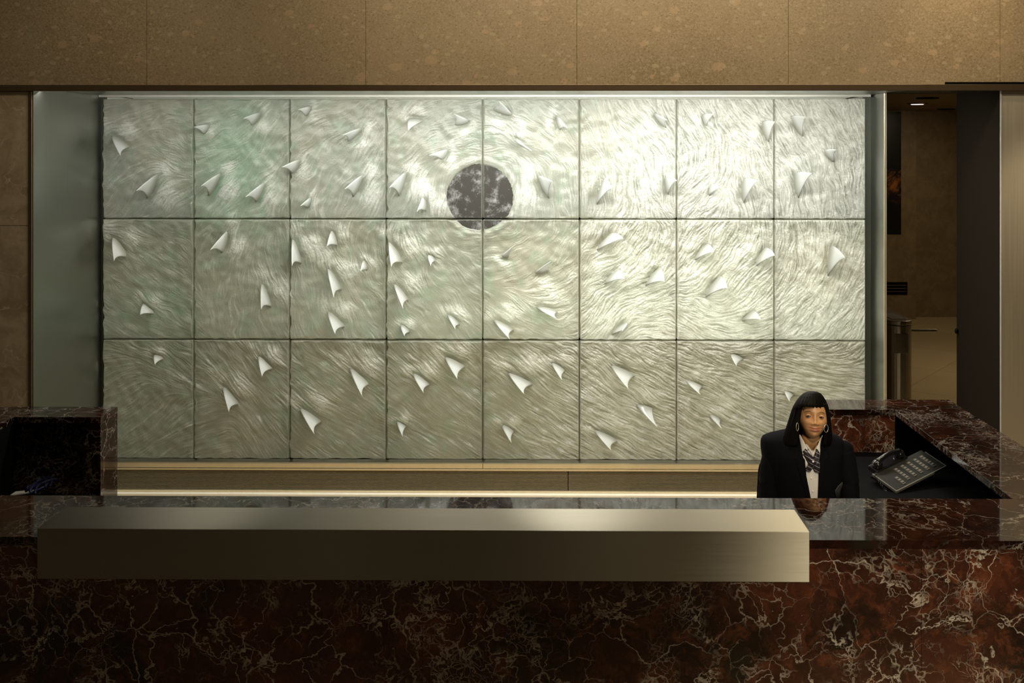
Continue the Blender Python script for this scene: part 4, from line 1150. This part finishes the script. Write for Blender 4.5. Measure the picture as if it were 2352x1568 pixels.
# collar wings
def flap(pts, name, mat, parent, th=.0025, grp=4):
    """quad patch from four corners (px, py, depth), clockwise"""
    c = [at(a, b, y) for a, b, y in pts]; P = []
    for i in range(grp+1):
        u = i/grp; l = c[0].lerp(c[3], u); r = c[1].lerp(c[2], u)
        P.append([l.lerp(r, k/grp)+Vector((0, -.004*sin(pi*k/grp), 0)) for k in range(grp+1)])
    return MB().grid(P).build(name, mat, parent, smooth=True, solid=th)
yk = chest(1862, 1040)
flap([(1834, 996, 5.085), (1838, 998, 5.065), (1856, 1031, yk-.010), (1842.5, 1045, yk-.008)], 'collar', SHIRT, sh)
flap([(1838, 1000, 5.09), (1842, 1004, 5.09), (1868, 1040, yk-.004), (1867, 1050, yk-.004)], 'collar', SHIRT, sh)
flap([(1891, 998, 5.085), (1887, 1000, 5.065), (1875, 1029, yk-.010), (1883.5, 1046, yk-.008)], 'collar', SHIRT, sh)
flap([(1889, 1002, 5.09), (1884, 1008, 5.09), (1866, 1040, yk-.004), (1868, 1050, yk-.004)], 'collar', SHIRT, sh)
lay([(1858.5, 1859.2, 1068), (1871, 1871.8, 1140)], 'placket_edge', plain('shirt_shade', (.45, .44, .46), .8), sh, off=-.0085, th=.001) if False else None
for by in (1098, 1128):
    bp = at(1863.5+(by-1098)*.12, by, chest(1864, by)+.008); MB().ball(bp, .0045, 1, .4, 1, 12, 8).build('button', M['white'], sh, smooth=True)
# striped cross tie with a pearl stud
n = N('striped_silk'); o_ = n.obj()
st_ = n.n('ShaderNodeTexWave', {'Vector': n.mapping(o_, rot=(0, radians(62), 0)), 'Scale': 16., 'Distortion': .3}, wave_type='BANDS', bands_direction='X').outputs['Fac']
c1 = n.ramp(st_, [(0, (.008, .008, .016)), (.62, (.030, .010, .022)), (.80, (.012, .012, .022)), (.955, (.34, .30, .36))], 'CONSTANT')
n.bsdf(Base_Color=c1, Roughness=.4, Sheen_Weight=.2)
SILK = n.m
yt = yk-.016
tie = flap([(1844, 1036, yt+.006), (1850, 1030, yt+.006), (1871, 1056, yt), (1857, 1062, yt)], 'cross_tie', SILK, person, .004)
flap([(1877, 1030, yt+.004), (1883, 1042, yt+.006), (1879, 1064, yt), (1867, 1054, yt-.002)], 'tie_band', SILK, tie, .004)
flap([(1862, 1056, yt-.004), (1871, 1068, yt-.006), (1860, 1083, yt-.002), (1848, 1079, yt-.002)], 'tie_end', SILK, tie, .005)
flap([(1863, 1062, yt-.002), (1882, 1058, yt-.004), (1883, 1085, yt-.004), (1872, 1083, yt-.002)], 'tie_end', SILK, tie, .005)
flap([(1858, 1053, yt-.010), (1877, 1053, yt-.010), (1875, 1066, yt-.010), (1862, 1067, yt-.010)], 'tie_knot', SILK, tie, .006)
MB().ball(at(1867.5, 1060, yt-.016), .0055, nu=14, nv=10).build('stud', plain('pearl', (.75, .73, .72), .15), tie, smooth=True)
# hankie corner at the blazer pocket
lay([(1934, 1935.5, 1107), (1924, 1934, 1117), (1918, 1930, 1126), (1920, 1929, 1142)], 'pocket_square', plain('grey_patterned_cloth', (.022, .025, .026), .6), jk, off=.008)
# trousers so that the figure is dressed behind the desk
mb = MB()
for s_ in (-1, 1):
    k_ = 'l' if s_ < 0 else 'r'
    a, b, c = joints['hp'+k_][0], joints['kn'+k_][0], joints['an'+k_][0]
    mb.tube([a+Vector((0, .06, 0)), a, a.lerp(b, .5), b+Vector((0, -.01, 0)), b+Vector((0, -.005, -.06)), b.lerp(c, .5), c], [.09, .108, .090, .074, .070, .060, .055], 18)
mb.ball(joints['pelvis'][0], .165, 1.1, .9, .7)
mb.build('trousers', WOOL, person, smooth=True)

# office chair
chx = 1.36
ch = empty('office_chair', (chx, 5.30, 0), 'black office chair whose rounded backrest shows behind the person', 'chair')
P = []
yb_ = 5.36
for i in range(21):
    t = i/20
    wdt = .218*(1-(max(0, (.30-t))/.30)**2.6)**.5 if t < .30 else .218+.02*(t-.3)
    z = 1.005-.50*t
    P.append([Vector((chx+wdt*math.sin((k/12-.5)*pi), yb_-.05*(math.cos((k/12-.5)*pi)-1)*-1+.03*t, z)) for k in range(13)])
MB().grid(P).build('backrest', M['black'], ch, smooth=True, solid=.045)
MB().box(chx-.24, chx+.24, 4.93, 5.36, .375, .425).build('seat', M['black'], ch, bevel=.025, segs=4)
MB().tube([(chx, 5.14, .10), (chx, 5.14, .38)], .028, 16).build('post', M['steel'], ch)
MB().box(chx-.03, chx+.03, 5.34, 5.42, .38, .62).build('spine', M['black'], ch, bevel=.006)
for i in range(5):
    t = 2*pi*i/5+.3; e = Vector((chx+.28*cos(t), 5.14+.28*sin(t), .075))
    lg = MB().tube([(chx, 5.14, .105), e], [.024, .015], 10).build('leg', M['black_gloss'], ch)
    MB().ball((e.x, e.y, .0305), .030, nu=14, nv=10).build('caster', M['black_gloss'], lg, smooth=True)
fix_parent(ch)
